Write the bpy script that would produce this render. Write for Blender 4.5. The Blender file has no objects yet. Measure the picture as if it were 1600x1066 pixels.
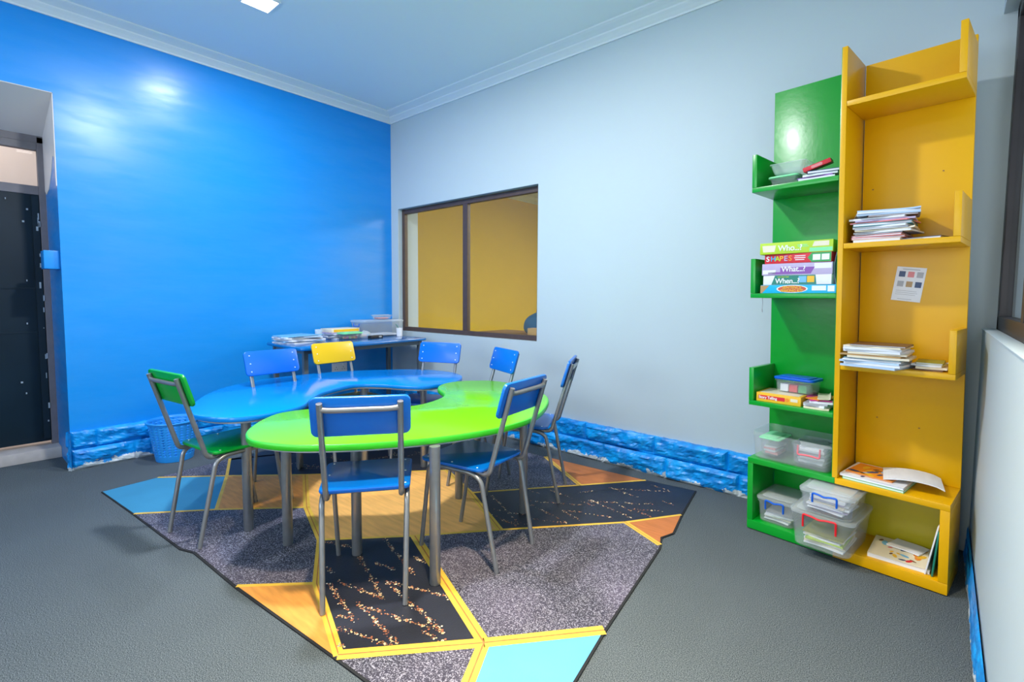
import bpy, bmesh, math, random
from mathutils import Vector, Matrix, noise
random.seed(7)
SC = bpy.context.scene
COL = SC.collection
R = math.radians

# ------------------------------------------------------------------ camera, world, lights, exposure
cd = bpy.data.cameras.new('camera'); cam = bpy.data.objects.new('camera', cd); COL.objects.link(cam)
yaw, pit, rol = R(40.70), R(-3.668), R(0.426)
fwd = Vector((-math.sin(yaw)*math.cos(pit), math.cos(yaw)*math.cos(pit), math.sin(pit)))
rt = fwd.cross(Vector((0, 0, 1))).normalized(); up = rt.cross(fwd)
r2 = rt*math.cos(rol)+up*math.sin(rol); u2 = -rt*math.sin(rol)+up*math.cos(rol)
cam.matrix_world = Matrix(((r2.x, u2.x, -fwd.x, 4.212), (r2.y, u2.y, -fwd.y, -2.965), (r2.z, u2.z, -fwd.z, 1.128), (0, 0, 0, 1)))
cd.sensor_width = 36; cd.lens = 773.62/1600*36
cd.shift_x = (800-807.62)/1600; cd.shift_y = (514.48-533)/1600
cd.clip_start = 0.02
SC.camera = cam

w = bpy.data.worlds.new('world'); SC.world = w; w.use_nodes = True
bg = w.node_tree.nodes['Background']; bg.inputs[0].default_value = (.72, .84, 1, 1); bg.inputs[1].default_value = 1.0

SC.view_settings.view_transform = 'Standard'; SC.view_settings.look = 'None'
SC.view_settings.gamma = 1; SC.view_settings.use_curve_mapping = False
SC.view_settings.exposure = -0.12

def area(name, loc, d, sx, sy, power, col=(1, 1, 1), spread=180):
    l = bpy.data.lights.new(name, 'AREA'); l.shape = 'RECTANGLE'; l.size = sx; l.size_y = sy
    l.energy = power; l.color = col; l.spread = R(spread)
    o = bpy.data.objects.new(name, l); COL.objects.link(o); o.location = loc
    o.rotation_euler = Vector(d).to_track_quat('-Z', 'Y').to_euler()
    return o
W = 4.346; YB = -4.9; ZC = 2.90
area('daylight_side_window', (4.72, -1.25, 1.68), (-1, 0, 0), 1.2, 2.3, 9, (.80, .92, 1))
area('daylight_rear_window', (2.1, YB-.35, 1.6), (0, 1, 0), 2.6, 1.3, 56, (.80, .91, 1))
area('daylight_doorway', (3.75, YB-.45, 1.0), (0, 1, 0), .9, 1.9, 26, (1, .93, .82))
CL = [(1.0, -1.63), (2.35, -1.90), (3.50, -2.20), (1.0, -3.75), (3.25, -3.95)]
for i, (x, y) in enumerate(CL):
    area('ceiling_panel_light', (x, y, ZC-.012), (0, 0, -1), .15, .15, (24, 84, 48, 10, 10)[i], (1, .80, .52) if i == 2 else (.96, .97, 1), 84 if i == 2 else 180)
area('hall_light', (-1.3, -2.9, 3.0), (-.25, 0, -1), .6, 1.2, 26, (1, .90, .84))
area('neighbour_room_light', (2.9, 2.9, 2.75), (0, 0, -1), 1.2, 1.2, 230, (1, .97, .92))

# ------------------------------------------------------------------ materials
def srgb(r, g, b):
    f = lambda c: (c/255/12.92) if c/255 <= .04045 else ((c/255+.055)/1.055)**2.4
    return (f(r), f(g), f(b), 1)
def L(nt, a, b): nt.links.new(a, b)
def mat(name, col, rough=.5, metal=0, vary=0, vscale=6, bump=0, bscale=40, coat=0, spec=.5, emit=None, es=0, alpha=1, stretch=None):
    m = bpy.data.materials.new(name); m.use_nodes = True; nt = m.node_tree; b = nt.nodes['Principled BSDF']
    col = tuple(col) if len(col) == 4 else (*col, 1)
    b.inputs['Base Color'].default_value = col; b.inputs['Roughness'].default_value = rough
    b.inputs['Metallic'].default_value = metal; b.inputs['Coat Weight'].default_value = coat
    b.inputs['Coat Roughness'].default_value = .12; b.inputs['Specular IOR Level'].default_value = spec
    tc = nt.nodes.new('ShaderNodeTexCoord'); src = tc.outputs['Object']
    if stretch:
        mp = nt.nodes.new('ShaderNodeMapping'); mp.inputs['Scale'].default_value = stretch; L(nt, src, mp.inputs[0]); src = mp.outputs[0]
    n = nt.nodes.new('ShaderNodeTexNoise'); n.inputs['Scale'].default_value = vscale; n.inputs['Detail'].default_value = 4; L(nt, src, n.inputs['Vector'])
    if vary:
        mx = nt.nodes.new('ShaderNodeMixRGB'); mx.blend_type = 'MIX'
        mx.inputs[1].default_value = tuple(c*(1-vary) for c in col[:3])+(1,); mx.inputs[2].default_value = tuple(min(1, c*(1+vary)) for c in col[:3])+(1,)
        L(nt, n.outputs[0], mx.inputs[0]); L(nt, mx.outputs[0], b.inputs['Base Color'])
    if bump:
        nb = nt.nodes.new('ShaderNodeTexNoise'); nb.inputs['Scale'].default_value = bscale; nb.inputs['Detail'].default_value = 3; L(nt, src, nb.inputs['Vector'])
        bp = nt.nodes.new('ShaderNodeBump'); bp.inputs['Strength'].default_value = bump; bp.inputs['Distance'].default_value = .01
        L(nt, nb.outputs[0], bp.inputs['Height']); L(nt, bp.outputs[0], b.inputs['Normal'])
    if emit: b.inputs['Emission Color'].default_value = (*emit[:3], 1); b.inputs['Emission Strength'].default_value = es
    if alpha < 1: b.inputs['Alpha'].default_value = alpha
    return m
def plastic_clear(name, col=(.8, .87, .9), a=.3, rough=.12):
    m = bpy.data.materials.new(name); m.use_nodes = True; nt = m.node_tree; nt.nodes.remove(nt.nodes['Principled BSDF'])
    out = nt.nodes['Material Output']; tr = nt.nodes.new('ShaderNodeBsdfTransparent'); di = nt.nodes.new('ShaderNodeBsdfDiffuse'); gl = nt.nodes.new('ShaderNodeBsdfGlossy')
    tl = nt.nodes.new('ShaderNodeBsdfTranslucent'); tl.inputs[0].default_value = (*col, 1)
    di.inputs[0].default_value = (*col, 1); gl.inputs['Roughness'].default_value = rough
    md = nt.nodes.new('ShaderNodeMixShader'); md.inputs[0].default_value = .4; L(nt, di.outputs[0], md.inputs[1]); L(nt, tl.outputs[0], md.inputs[2])
    m1 = nt.nodes.new('ShaderNodeMixShader'); m1.inputs[0].default_value = a; L(nt, tr.outputs[0], m1.inputs[1]); L(nt, md.outputs[0], m1.inputs[2])
    fr = nt.nodes.new('ShaderNodeFresnel'); fr.inputs[0].default_value = 1.4; ge = nt.nodes.new('ShaderNodeNewGeometry')
    sb_ = nt.nodes.new('ShaderNodeMath'); sb_.operation = 'SUBTRACT'; sb_.inputs[0].default_value = 1; L(nt, ge.outputs['Backfacing'], sb_.inputs[1])
    mu = nt.nodes.new('ShaderNodeMath'); mu.operation = 'MULTIPLY'; L(nt, fr.outputs[0], mu.inputs[0]); L(nt, sb_.outputs[0], mu.inputs[1])
    m2 = nt.nodes.new('ShaderNodeMixShader'); L(nt, mu.outputs[0], m2.inputs[0]); L(nt, m1.outputs[0], m2.inputs[1]); L(nt, gl.outputs[0], m2.inputs[2])
    L(nt, m2.outputs[0], out.inputs[0]); return m
def speck(name, base, light, thr=.6, scale=260, rough=.9, tint=None, tscale=1.6, bump=.3):
    """woven surface: base with small lighter flecks and a large soft tint"""
    m = bpy.data.materials.new(name); m.use_nodes = True; nt = m.node_tree; b = nt.nodes['Principled BSDF']; b.inputs['Roughness'].default_value = rough
    b.inputs['Specular IOR Level'].default_value = .25
    tc = nt.nodes.new('ShaderNodeTexCoord')
    n = nt.nodes.new('ShaderNodeTexNoise'); n.inputs['Scale'].default_value = scale; n.inputs['Detail'].default_value = 2; L(nt, tc.outputs['Object'], n.inputs['Vector'])
    cr = nt.nodes.new('ShaderNodeValToRGB'); cr.color_ramp.elements[0].position = thr-.12; cr.color_ramp.elements[1].position = thr+.1; L(nt, n.outputs[0], cr.inputs[0])
    cr.color_ramp.elements[0].color = (*base[:3], 1); cr.color_ramp.elements[1].color = (*light[:3], 1)
    last = cr.outputs[0]
    if tint:
        n2 = nt.nodes.new('ShaderNodeTexNoise'); n2.inputs['Scale'].default_value = tscale; n2.inputs['Detail'].default_value = 3; L(nt, tc.outputs['Object'], n2.inputs['Vector'])
        c2 = nt.nodes.new('ShaderNodeValToRGB'); c2.color_ramp.elements[0].position = .42; c2.color_ramp.elements[1].position = .68
        c2.color_ramp.elements[0].color = (0, 0, 0, 1); c2.color_ramp.elements[1].color = (1, 1, 1, 1); L(nt, n2.outputs[0], c2.inputs[0])
        mx = nt.nodes.new('ShaderNodeMixRGB'); mx.blend_type = 'ADD'; mx.inputs[2].default_value = (*tint[:3], 1); L(nt, c2.outputs[0], mx.inputs[0]); L(nt, last, mx.inputs[1]); last = mx.outputs[0]
    L(nt, last, b.inputs['Base Color'])
    bp = nt.nodes.new('ShaderNodeBump'); bp.inputs['Strength'].default_value = bump; bp.inputs['Distance'].default_value = .003; L(nt, n.outputs[0], bp.inputs['Height']); L(nt, bp.outputs[0], b.inputs['Normal'])
    return m
M = {}
M['blue_wall'] = mat('blue gloss wall paint', (.0, .255, .74), .5, vary=.05, vscale=1.5, bump=.22, bscale=5, spec=.25, stretch=(1, .7, 2.6), coat=.8)
M['blue_wall'].node_tree.nodes['Principled BSDF'].inputs['Coat Roughness'].default_value = .28
_nt = M['blue_wall'].node_tree; _m = _nt.nodes.new('ShaderNodeMapping'); _m.inputs['Rotation'].default_value = (R(-22), 0, 0); _m.inputs['Scale'].default_value = (1, 1.0, 4.5)
_t = _nt.nodes.new('ShaderNodeTexCoord'); _n = _nt.nodes.new('ShaderNodeTexNoise'); _n.inputs['Scale'].default_value = 1.7; _n.inputs['Detail'].default_value = 7; _n.inputs['Roughness'].default_value = .62
L(_nt, _t.outputs['Object'], _m.inputs[0]); L(_nt, _m.outputs[0], _n.inputs['Vector']); _c = _nt.nodes.new('ShaderNodeMapRange'); _c.inputs[1].default_value = .36; _c.inputs[2].default_value = .58; _c.inputs[3].default_value = .45; _c.inputs[4].default_value = 1.0
L(_nt, _n.outputs[0], _c.inputs[0]); L(_nt, _c.outputs[0], _nt.nodes['Principled BSDF'].inputs['Coat Weight'])
M['white_wall'] = mat('cool white wall paint', (.455, .555, .605), .55, vary=.02, vscale=2, bump=.06, bscale=30)
M['ceil'] = mat('ceiling paint', (.76, .83, .86), .8, vary=.015, vscale=2)
M['cornice'] = mat('cornice paint', (.70, .77, .80), .7)
M['carpet'] = speck('dark grey carpet', (.024, .035, .043), (.125, .152, .172), .52, 330, .95, tint=(.010, .013, .015), tscale=1.1, bump=.6)
M['frame_brown'] = mat('dark brown window steel', (.07, .045, .04), .45, vary=.3, vscale=20)
M['frame_dark'] = mat('near black window steel', (.014, .012, .016), .45, vary=.3, vscale=20)
M['glass'] = plastic_clear('window glass', (.5, .6, .6), .03, .01)
M['yellow_wall'] = mat('yellow room paint', (.72, .53, .003), .5, vary=.05, vscale=2)
M['door'] = mat('dark steel door paint', (.006, .019, .031), .5, vary=.5, vscale=3, bump=.05, bscale=12, spec=.25)
M['door_frame'] = mat('grey door frame', (.16, .15, .17), .45, vary=.2, vscale=15)
M['beige'] = mat('beige hall paint', (.80, .70, .62), .7, vary=.05)
M['soffit'] = mat('soffit plaster', (.74, .71, .70), .45)
M['step'] = mat('concrete threshold', (.50, .46, .44), .8, vary=.15, vscale=25)
M['green'] = mat('green gloss paint', (.0, .30, .022), .30, vary=.05, vscale=3, bump=.05, bscale=40, coat=.1)
M['yellow'] = mat('yellow gloss paint', (.72, .385, .0), .33, vary=.04, vscale=3, bump=.03, bscale=50, spec=.35)
M['t_green'] = mat('lime green table laminate', (.115, .52, .002), .2, vary=.03, vscale=2, coat=.0, spec=.4)
M['t_green_edge'] = mat('green table edge', (.03, .46, .01), .3, vary=.1, vscale=20)
M['t_blue'] = mat('blue table laminate', (.0, .225, .76), .17, vary=.03, vscale=2, coat=.0, spec=.5)
M['c_blue'] = mat('blue chair plywood paint', (.0, .135, .60), .30, vary=.03, vscale=5, coat=.12)
M['c_green'] = mat('green chair plywood paint', (.0, .32, .03), .30, vary=.04, vscale=5, coat=.12)
M['c_yellow'] = mat('yellow chair plywood paint', (.74, .46, .0), .4, vary=.04, vscale=5, coat=.05)
M['metal'] = mat('grey painted steel tube', (.27, .285, .305), .28, metal=.6, vary=.15, vscale=30)
M['metal_light'] = mat('bare steel strip', (.45, .48, .50), .4, metal=.5)
M['screw'] = mat('steel screw head', (.75, .82, .9), .3, metal=.3)
M['desk'] = mat('blue desk laminate', (.0, .13, .42), .18, vary=.06, vscale=4, coat=.4)
M['desk_leg'] = mat('desk leg grey steel', (.12, .15, .17), .4, metal=.3)
M['white'] = mat('white plastic', (.78, .80, .82), .4)
M['paper'] = mat('white paper', (.72, .76, .82), .7, vary=.12, vscale=40, stretch=(.3, .3, 12))
M['bin'] = mat('blue bin plastic', (.02, .30, .84), .35)
M['clear'] = plastic_clear('clear plastic', (.85, .93, .97), .14, .18)
M['clear_lid'] = plastic_clear('frosted plastic lid', (.82, .90, .94), .30, .18)
M['frost'] = plastic_clear('frosted cup plastic', (.80, .90, .95), .5, .3)
M['black'] = mat('black plastic', (.01, .012, .018), .4)
M['h_blue'] = mat('blue plastic handle', (.0, .10, .60), .3)
M['h_red'] = mat('red plastic handle', (.72, .01, .02), .3)
M['h_pink'] = mat('faded red handle', (.75, .12, .16), .4)
M['lamp'] = mat('lamp diffuser', (.9, .9, .9), .5, emit=(1, 1, 1), es=9)
M['rug_border'] = mat('black rug binding', (.008, .010, .013), .9)
M['rug_blue'] = mat('rug teal blue print', (.035, .23, .40), .62, vary=.25, vscale=3, bump=.1, bscale=200)
M['rug_cyan'] = mat('rug pale blue print', (.09, .36, .62), .6, vary=.3, vscale=2.5, bump=.1, bscale=200)
M['rug_orange'] = mat('rug orange wood grain print', (.62, .27, .052), .62, vary=.38, vscale=9, bump=.1, bscale=200, stretch=(1, 6, 1))
M['rug_orange2'] = mat('rug pale orange wood grain print', (.72, .38, .10), .6, vary=.32, vscale=7, bump=.1, bscale=200, stretch=(1, 7, 1))
M['rug_rust'] = mat('rug rust wood grain print', (.42, .14, .035), .65, vary=.4, vscale=8, bump=.1, bscale=200, stretch=(1, 7, 1))
M['rug_dark'] = mat('rug near black print', (.012, .014, .024), .5, vary=.6, vscale=5, bump=.1, bscale=200)
M['rug_speck'] = speck('rug speckled purple grey print', (.020, .020, .034), (.33, .33, .40), .60, 230, .55, tint=(.045, .038, .06), tscale=2.2, bump=.15)
M['rug_line'] = mat('rug yellow line print', (.66, .42, .045), .6, vary=.3, vscale=12)
M['rug_dot1'] = mat('rug gold fleck print', (.72, .50, .26), .6)
M['rug_dot2'] = mat('rug copper fleck print', (.36, .13, .06), .6)
M['rug_dot3'] = mat('rug pale fleck print', (.86, .72, .50), .6)
COLS = {'teal': (.02, .24, .28), 'pink': (.72, .22, .24), 'red': (.62, .015, .03), 'navy': (.015, .05, .16), 'cream': (.74, .68, .52), 'grey': (.36, .38, .42), 'skyblue': (.16, .45, .72),
        'orange': (.78, .26, .02), 'lime': (.42, .62, .02), 'purple': (.22, .07, .36), 'magenta': (.62, .04, .30), 'tan': (.42, .26, .10), 'white': (.74, .77, .82), 'brown': (.16, .07, .03),
        'green': (.02, .32, .08), 'mint': (.20, .70, .34), 'cyan': (.0, .42, .72), 'gold': (.80, .46, .02), 'lilac': (.46, .40, .60), 'rust': (.55, .09, .04), 'dkteal': (.01, .20, .15), 'olive': (.30, .30, .03), 'black': (.012, .014, .02), 'paleblue': (.42, .58, .78)}
for k, c in COLS.items(): M['k_'+k] = mat(k+' printed card', c, .4, vary=.08, vscale=20)

# blue painted quarry stone with bare cement streaks near the floor
def stone_mat():
    m = bpy.data.materials.new('blue painted split stone'); m.use_nodes = True; nt = m.node_tree; b = nt.nodes['Principled BSDF']; b.inputs['Roughness'].default_value = .38
    g = nt.nodes.new('ShaderNodeNewGeometry'); sp = nt.nodes.new('ShaderNodeSeparateXYZ'); L(nt, g.outputs['Position'], sp.inputs[0])
    n = nt.nodes.new('ShaderNodeTexNoise'); n.inputs['Scale'].default_value = 9; n.inputs['Detail'].default_value = 6; n.inputs['Roughness'].default_value = .7; L(nt, g.outputs['Position'], n.inputs['Vector'])
    ma = nt.nodes.new('ShaderNodeMath'); ma.operation = 'MULTIPLY_ADD'; ma.inputs[1].default_value = .22; ma.inputs[2].default_value = -.088; L(nt, n.outputs[0], ma.inputs[0])
    lt = nt.nodes.new('ShaderNodeMath'); lt.operation = 'LESS_THAN'; L(nt, sp.outputs[2], lt.inputs[0]); L(nt, ma.outputs[0], lt.inputs[1])
    n2 = nt.nodes.new('ShaderNodeTexNoise'); n2.inputs['Scale'].default_value = 14; n2.inputs['Detail'].default_value = 6; L(nt, g.outputs['Position'], n2.inputs['Vector'])
    c = nt.nodes.new('ShaderNodeValToRGB'); c.color_ramp.elements[0].color = (.0, .19, .60, 1); c.color_ramp.elements[1].color = (.0, .34, .86, 1); c.color_ramp.elements[0].position = .35; c.color_ramp.elements[1].position = .65; L(nt, n2.outputs[0], c.inputs[0])
    mx = nt.nodes.new('ShaderNodeMixRGB'); mx.inputs[2].default_value = (.55, .62, .66, 1); L(nt, lt.outputs[0], mx.inputs[0]); L(nt, c.outputs[0], mx.inputs[1]); L(nt, mx.outputs[0], b.inputs['Base Color'])
    bp = nt.nodes.new('ShaderNodeBump'); bp.inputs['Strength'].default_value = .5; bp.inputs['Distance'].default_value = .01; L(nt, n2.outputs[0], bp.inputs['Height']); L(nt, bp.outputs[0], b.inputs['Normal'])
    return m
M['stone'] = stone_mat()

# ------------------------------------------------------------------ mesh helpers
def new_obj(name, bm, mats, parent=None, smooth=False):
    me = bpy.data.meshes.new(name); bmesh.ops.recalc_face_normals(bm, faces=bm.faces[:])
    bm.to_mesh(me); bm.free()
    for m in (mats if isinstance(mats, (list, tuple)) else [mats]): me.materials.append(m)
    if smooth:
        for p in me.polygons: p.use_smooth = len(p.vertices) < 9
        try: me.set_sharp_from_angle(angle=R(40))
        except Exception: pass
    o = bpy.data.objects.new(name, me); COL.objects.link(o)
    if parent: o.parent = parent
    return o
def tag(o, label, cat, group=None):
    o['label'] = label; o['category'] = cat
    if group: o['group'] = group
    return o
def struct(o): o['kind'] = 'structure'; return o
def empty(name, loc=(0, 0, 0), rz=0):
    o = bpy.data.objects.new(name, None); COL.objects.link(o); o.location = loc; o.rotation_euler = (0, 0, rz); o.empty_display_size = .1; return o
def box(bm, x0, x1, y0, y1, z0, z1, mi=0, bev=0, seg=2, f=None):
    vs = [bm.verts.new(p) for p in ((x0, y0, z0), (x1, y0, z0), (x1, y1, z0), (x0, y1, z0), (x0, y0, z1), (x1, y0, z1), (x1, y1, z1), (x0, y1, z1))]
    fs = [bm.faces.new([vs[i] for i in q]) for q in ((3, 2, 1, 0), (4, 5, 6, 7), (0, 1, 5, 4), (1, 2, 6, 5), (2, 3, 7, 6), (3, 0, 4, 7))]
    for q in fs: q.material_index = mi
    if bev:
        es = list({e for q in fs for e in q.edges}); r = bmesh.ops.bevel(bm, geom=es, offset=bev, segments=seg, affect='EDGES', profile=.6)
        for q in r['faces']: q.material_index = mi
        vs = list({v for q in r['faces'] for v in q.verts} | {v for v in vs if v.is_valid})
    if f:
        for v in vs:
            if v.is_valid: v.co = f(v.co)
    return fs
def obox(name, b, m, parent=None, bev=0, **k):
    bm = bmesh.new(); box(bm, *b, bev=bev, **k); return new_obj(name, bm, m, parent, smooth=bev > 0)
def fillet(pts, rad, n=6):
    pts = [Vector(p) for p in pts]; out = [pts[0]]
    for i in range(1, len(pts)-1):
        a, b, c = pts[i-1], pts[i], pts[i+1]; u = (a-b); v = (c-b); d = min(rad, u.length*.48, v.length*.48)
        p0 = b+u.normalized()*d; p1 = b+v.normalized()*d
        for k in range(n+1):
            t = k/n; out.append(p0*(1-t)**2+b*2*t*(1-t)+p1*t*t)
    out.append(pts[-1]); return out
def tube(bm, pts, r, n=12, mi=0, closed=False):
    pts = [Vector(p) for p in pts]; rings = []; prev = None; N = len(pts)
    for i, p in enumerate(pts):
        if closed: t = (pts[(i+1) % N]-pts[i-1]).normalized()
        else: t = (pts[min(i+1, N-1)]-pts[max(i-1, 0)]).normalized()
        if prev is None:
            a = Vector((0, 0, 1)) if abs(t.z) < .9 else Vector((1, 0, 0)); nn = t.cross(a).normalized()
        else: nn = (prev-t*prev.dot(t)).normalized()
        prev = nn; bb = t.cross(nn); rr = r[i] if isinstance(r, (list, tuple)) else r
        rings.append([bm.verts.new(p+nn*math.cos(2*math.pi*k/n)*rr+bb*math.sin(2*math.pi*k/n)*rr) for k in range(n)])
    m = N if closed else N-1
    for i in range(m):
        A = rings[i]; B = rings[(i+1) % N]
        for k in range(n):
            f = bm.faces.new((A[k], A[(k+1) % n], B[(k+1) % n], B[k])); f.material_index = mi
    if not closed:
        bm.faces.new(rings[0][::-1]).material_index = mi; bm.faces.new(rings[-1]).material_index = mi
def lathe(bm, prof, n=32, mi=0, c=(0, 0, 0)):
    rings = [[bm.verts.new((c[0]+r*math.cos(2*math.pi*k/n), c[1]+r*math.sin(2*math.pi*k/n), c[2]+z)) for k in range(n)] for r, z in prof]
    for a, b in zip(rings, rings[1:]):
        for k in range(n): bm.faces.new((a[k], a[(k+1) % n], b[(k+1) % n], b[k])).material_index = mi
    bm.faces.new(rings[0][::-1]).material_index = mi; bm.faces.new(rings[-1]).material_index = mi
def rrect(x0, x1, y0, y1, r, n=5):
    out = []
    for cx, cy, a0 in ((x1-r, y1-r, 0), (x0+r, y1-r, 90), (x0+r, y0+r, 180), (x1-r, y0+r, 270)):
        for k in range(n+1):
            a = R(a0+90*k/n); out.append((cx+r*math.cos(a), cy+r*math.sin(a)))
    return out
def prism(bm, pts, z0, z1, mi=0, mside=None, round_=0, f=None):
    """closed outline extruded in z; round_ softens the rim"""
    n = len(pts); P = [Vector((p[0], p[1])) for p in pts]
    area_ = sum(P[i].x*P[(i+1) % n].y-P[(i+1) % n].x*P[i].y for i in range(n))
    if area_ < 0: P.reverse()
    def inset(d):
        o = []
        for i in range(n):
            t = (P[(i+1) % n]-P[i-1]).normalized(); o.append(P[i]+Vector((-t.y, t.x))*d)
        return o
    lv = [(0, z0), (0, z1)] if not round_ else [(round_, z0), (round_*.3, z0+round_*.3), (0, z0+round_), (0, z1-round_), (round_*.3, z1-round_*.3), (round_, z1)]
    rings = []
    for d, z in lv:
        q = inset(d) if d else P
        rings.append([bm.verts.new((f(Vector((p.x, p.y, z))) if f else (p.x, p.y, z))) for p in q])
    ms = mi if mside is None else mside
    for a, b in zip(rings, rings[1:]):
        for k in range(n): bm.faces.new((a[k], a[(k+1) % n], b[(k+1) % n], b[k])).material_index = ms
    bm.faces.new(rings[0][::-1]).material_index = ms; bm.faces.new(rings[-1]).material_index = mi
def catmull(pts, n=6):
    out = []; N = len(pts); P = [Vector(p) for p in pts]
    for i in range(N):
        a, b, c, d = P[i-1], P[i], P[(i+1) % N], P[(i+2) % N]
        for k in range(n):
            t = k/n; out.append(.5*((2*b)+(c-a)*t+(2*a-5*b+4*c-d)*t*t+(-a+3*b-3*c+d)*t**3))
    return out
def text_mesh(name, s, size, m, parent, loc, rot, sx=1, ext=.0006, align='LEFT'):
    cu = bpy.data.curves.new(name, 'FONT'); cu.body = s; cu.size = size; cu.extrude = ext; cu.align_x = align; cu.space_character = .95; cu.offset = size*.016
    t = bpy.data.objects.new('tmp_text', cu); COL.objects.link(t); dg = bpy.context.evaluated_depsgraph_get()
    me = bpy.data.meshes.new_from_object(t.evaluated_get(dg)); bpy.data.objects.remove(t); bpy.data.curves.remove(cu)
    me.materials.clear(); me.materials.append(m)
    o = bpy.data.objects.new(name, me); COL.objects.link(o); o.parent = parent; o.location = loc; o.rotation_euler = rot; o.scale = (sx, 1, 1); return o

# ------------------------------------------------------------------ the room
T = .24
bm = bmesh.new(); box(bm, -.54, W+.3, YB-.2, 0, -.1, 0); struct(new_obj('floor', bm, M['carpet']))
bm = bmesh.new(); box(bm, -.55, W+.3, YB-.2, 0, ZC, ZC+.1); struct(new_obj('ceiling', bm, M['ceil']))
# blue wall with the doorway (y -3.38 .. -2.46)
DY0, DY1 = -3.38, -2.462
bm = bmesh.new(); box(bm, -.5, 0, DY1, 0, 0, ZC); box(bm, -.5, 0, YB, DY0, 0, ZC)
# lintel over the doorway with a sloping underside
vs = [bm.verts.new(p) for p in ((-.5, DY0, 2.20), (0, DY0, 2.365), (0, DY0, ZC), (-.5, DY0, ZC), (-.5, DY1, 2.20), (0, DY1, 2.365), (0, DY1, ZC), (-.5, DY1, ZC))]
for q in ((0, 4, 5, 1), (1, 5, 6, 2), (2, 6, 7, 3), (3, 7, 4, 0)): bm.faces.new([vs[i] for i in q])
struct(new_obj('wall_left', bm, M['blue_wall']))
bm = bmesh.new()
vs = [bm.verts.new(p) for p in ((-.5, DY0, 2.196), (.001, DY0, 2.361), (.001, DY1-.003, 2.361), (-.5, DY1-.003, 2.196), (-.5, DY0, 2.199), (.001, DY0, 2.364), (.001, DY1-.003, 2.364), (-.5, DY1-.003, 2.199))]
for q in ((0, 1, 2, 3), (7, 6, 5, 4), (0, 4, 5, 1), (1, 5, 6, 2), (2, 6, 7, 3), (3, 7, 4, 0)): bm.faces.new([vs[i] for i in q])
struct(new_obj('trim_1', bm, M['soffit']))
# bare plaster left unpainted at the head of the reveal
bm = bmesh.new()
pl = [(-.5, 2.2), (0.0, 2.36), (0.0, 1.80), (-.02, 1.80), (-.035, 1.98), (-.10, 2.0), (-.20, 1.90), (-.32, 1.82), (-.44, 1.80), (-.5, 1.83)]
a = [bm.verts.new((x, DY1-.0035, z)) for x, z in pl]; b = [bm.verts.new((x, DY1+.001, z)) for x, z in pl]
bm.faces.new(a); bm.faces.new(b[::-1])
for i in range(len(pl)): bm.faces.new((a[i], a[(i+1) % len(pl)], b[(i+1) % len(pl)], b[i]))
struct(new_obj('trim_2', bm, M['soffit']))
# white wall with window opening
WX0, WX1, WZ0, WZ1 = .113, 1.863, .790, 1.982
bm = bmesh.new(); box(bm, 0, WX0, 0, T, 0, ZC); box(bm, WX1, W+.16, 0, T, 0, ZC); box(bm, WX0, WX1, 0, T, 0, WZ0); box(bm, WX0, WX1, 0, T, WZ1, ZC)
struct(new_obj('wall_back', bm, M['white_wall']))
# right wall with window opening starting at the corner
RY0, RY1, RZ0, RZ1 = -2.55, -.02, 1.005, 2.33
bm = bmesh.new(); box(bm, W, W+.16, YB, 0, 0, RZ0); box(bm, W, W+.16, YB, 0, RZ1, ZC); box(bm, W, W+.16, YB, RY0, RZ0, RZ1)
struct(new_obj('wall_right', bm, M['white_wall']))
# front wall (behind the camera): a window and an open doorway
bm = bmesh.new(); y0, y1 = YB-.2, YB
box(bm, 0, .7, y0, y1, 0, ZC); box(bm, .7, 3.0, y0, y1, 0, .95); box(bm, .7, 3.0, y0, y1, 2.3, ZC); box(bm, 3.0, 3.3, y0, y1, 0, ZC); box(bm, 3.3, 4.2, y0, y1, 2.1, ZC); box(bm, 4.2, W+.16, y0, y1, 0, ZC)
struct(new_obj('wall_front', bm, M['white_wall']))

# cornice: stepped plaster profile run along a wall
def cornice(name, a, b, nrm):
    prof = [(0, 0), (.010, 0), (.014, .010), (.032, .026), (.050, .040), (.054, .048), (.074, .058), (.094, .066), (.110, .074), (.112, .083), (0, .083)]
    bm = bmesh.new(); a = Vector(a); b = Vector(b); n = Vector(nrm); d = (b-a).normalized()
    def sec(p, s): return [bm.verts.new(p+n*o+Vector((0, 0, z))+d*(o*s)) for o, z in prof]
    A = sec(a, 1); B = sec(b, -1); k = len(prof)
    for i in range(k): bm.faces.new((A[i], A[(i+1) % k], B[(i+1) % k], B[i]))
    bm.faces.new(A); bm.faces.new(B[::-1]); return struct(new_obj(name, bm, M['cornice']))
cornice('trim_3', (0, YB, 2.817), (0, 0, 2.817), (1, 0, 0))
cornice('trim_4', (0, 0, 2.817), (W, 0, 2.817), (0, -1, 0))
cornice('trim_5', (W, 0, 2.817), (W, YB, 2.817), (-1, 0, 0))

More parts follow.
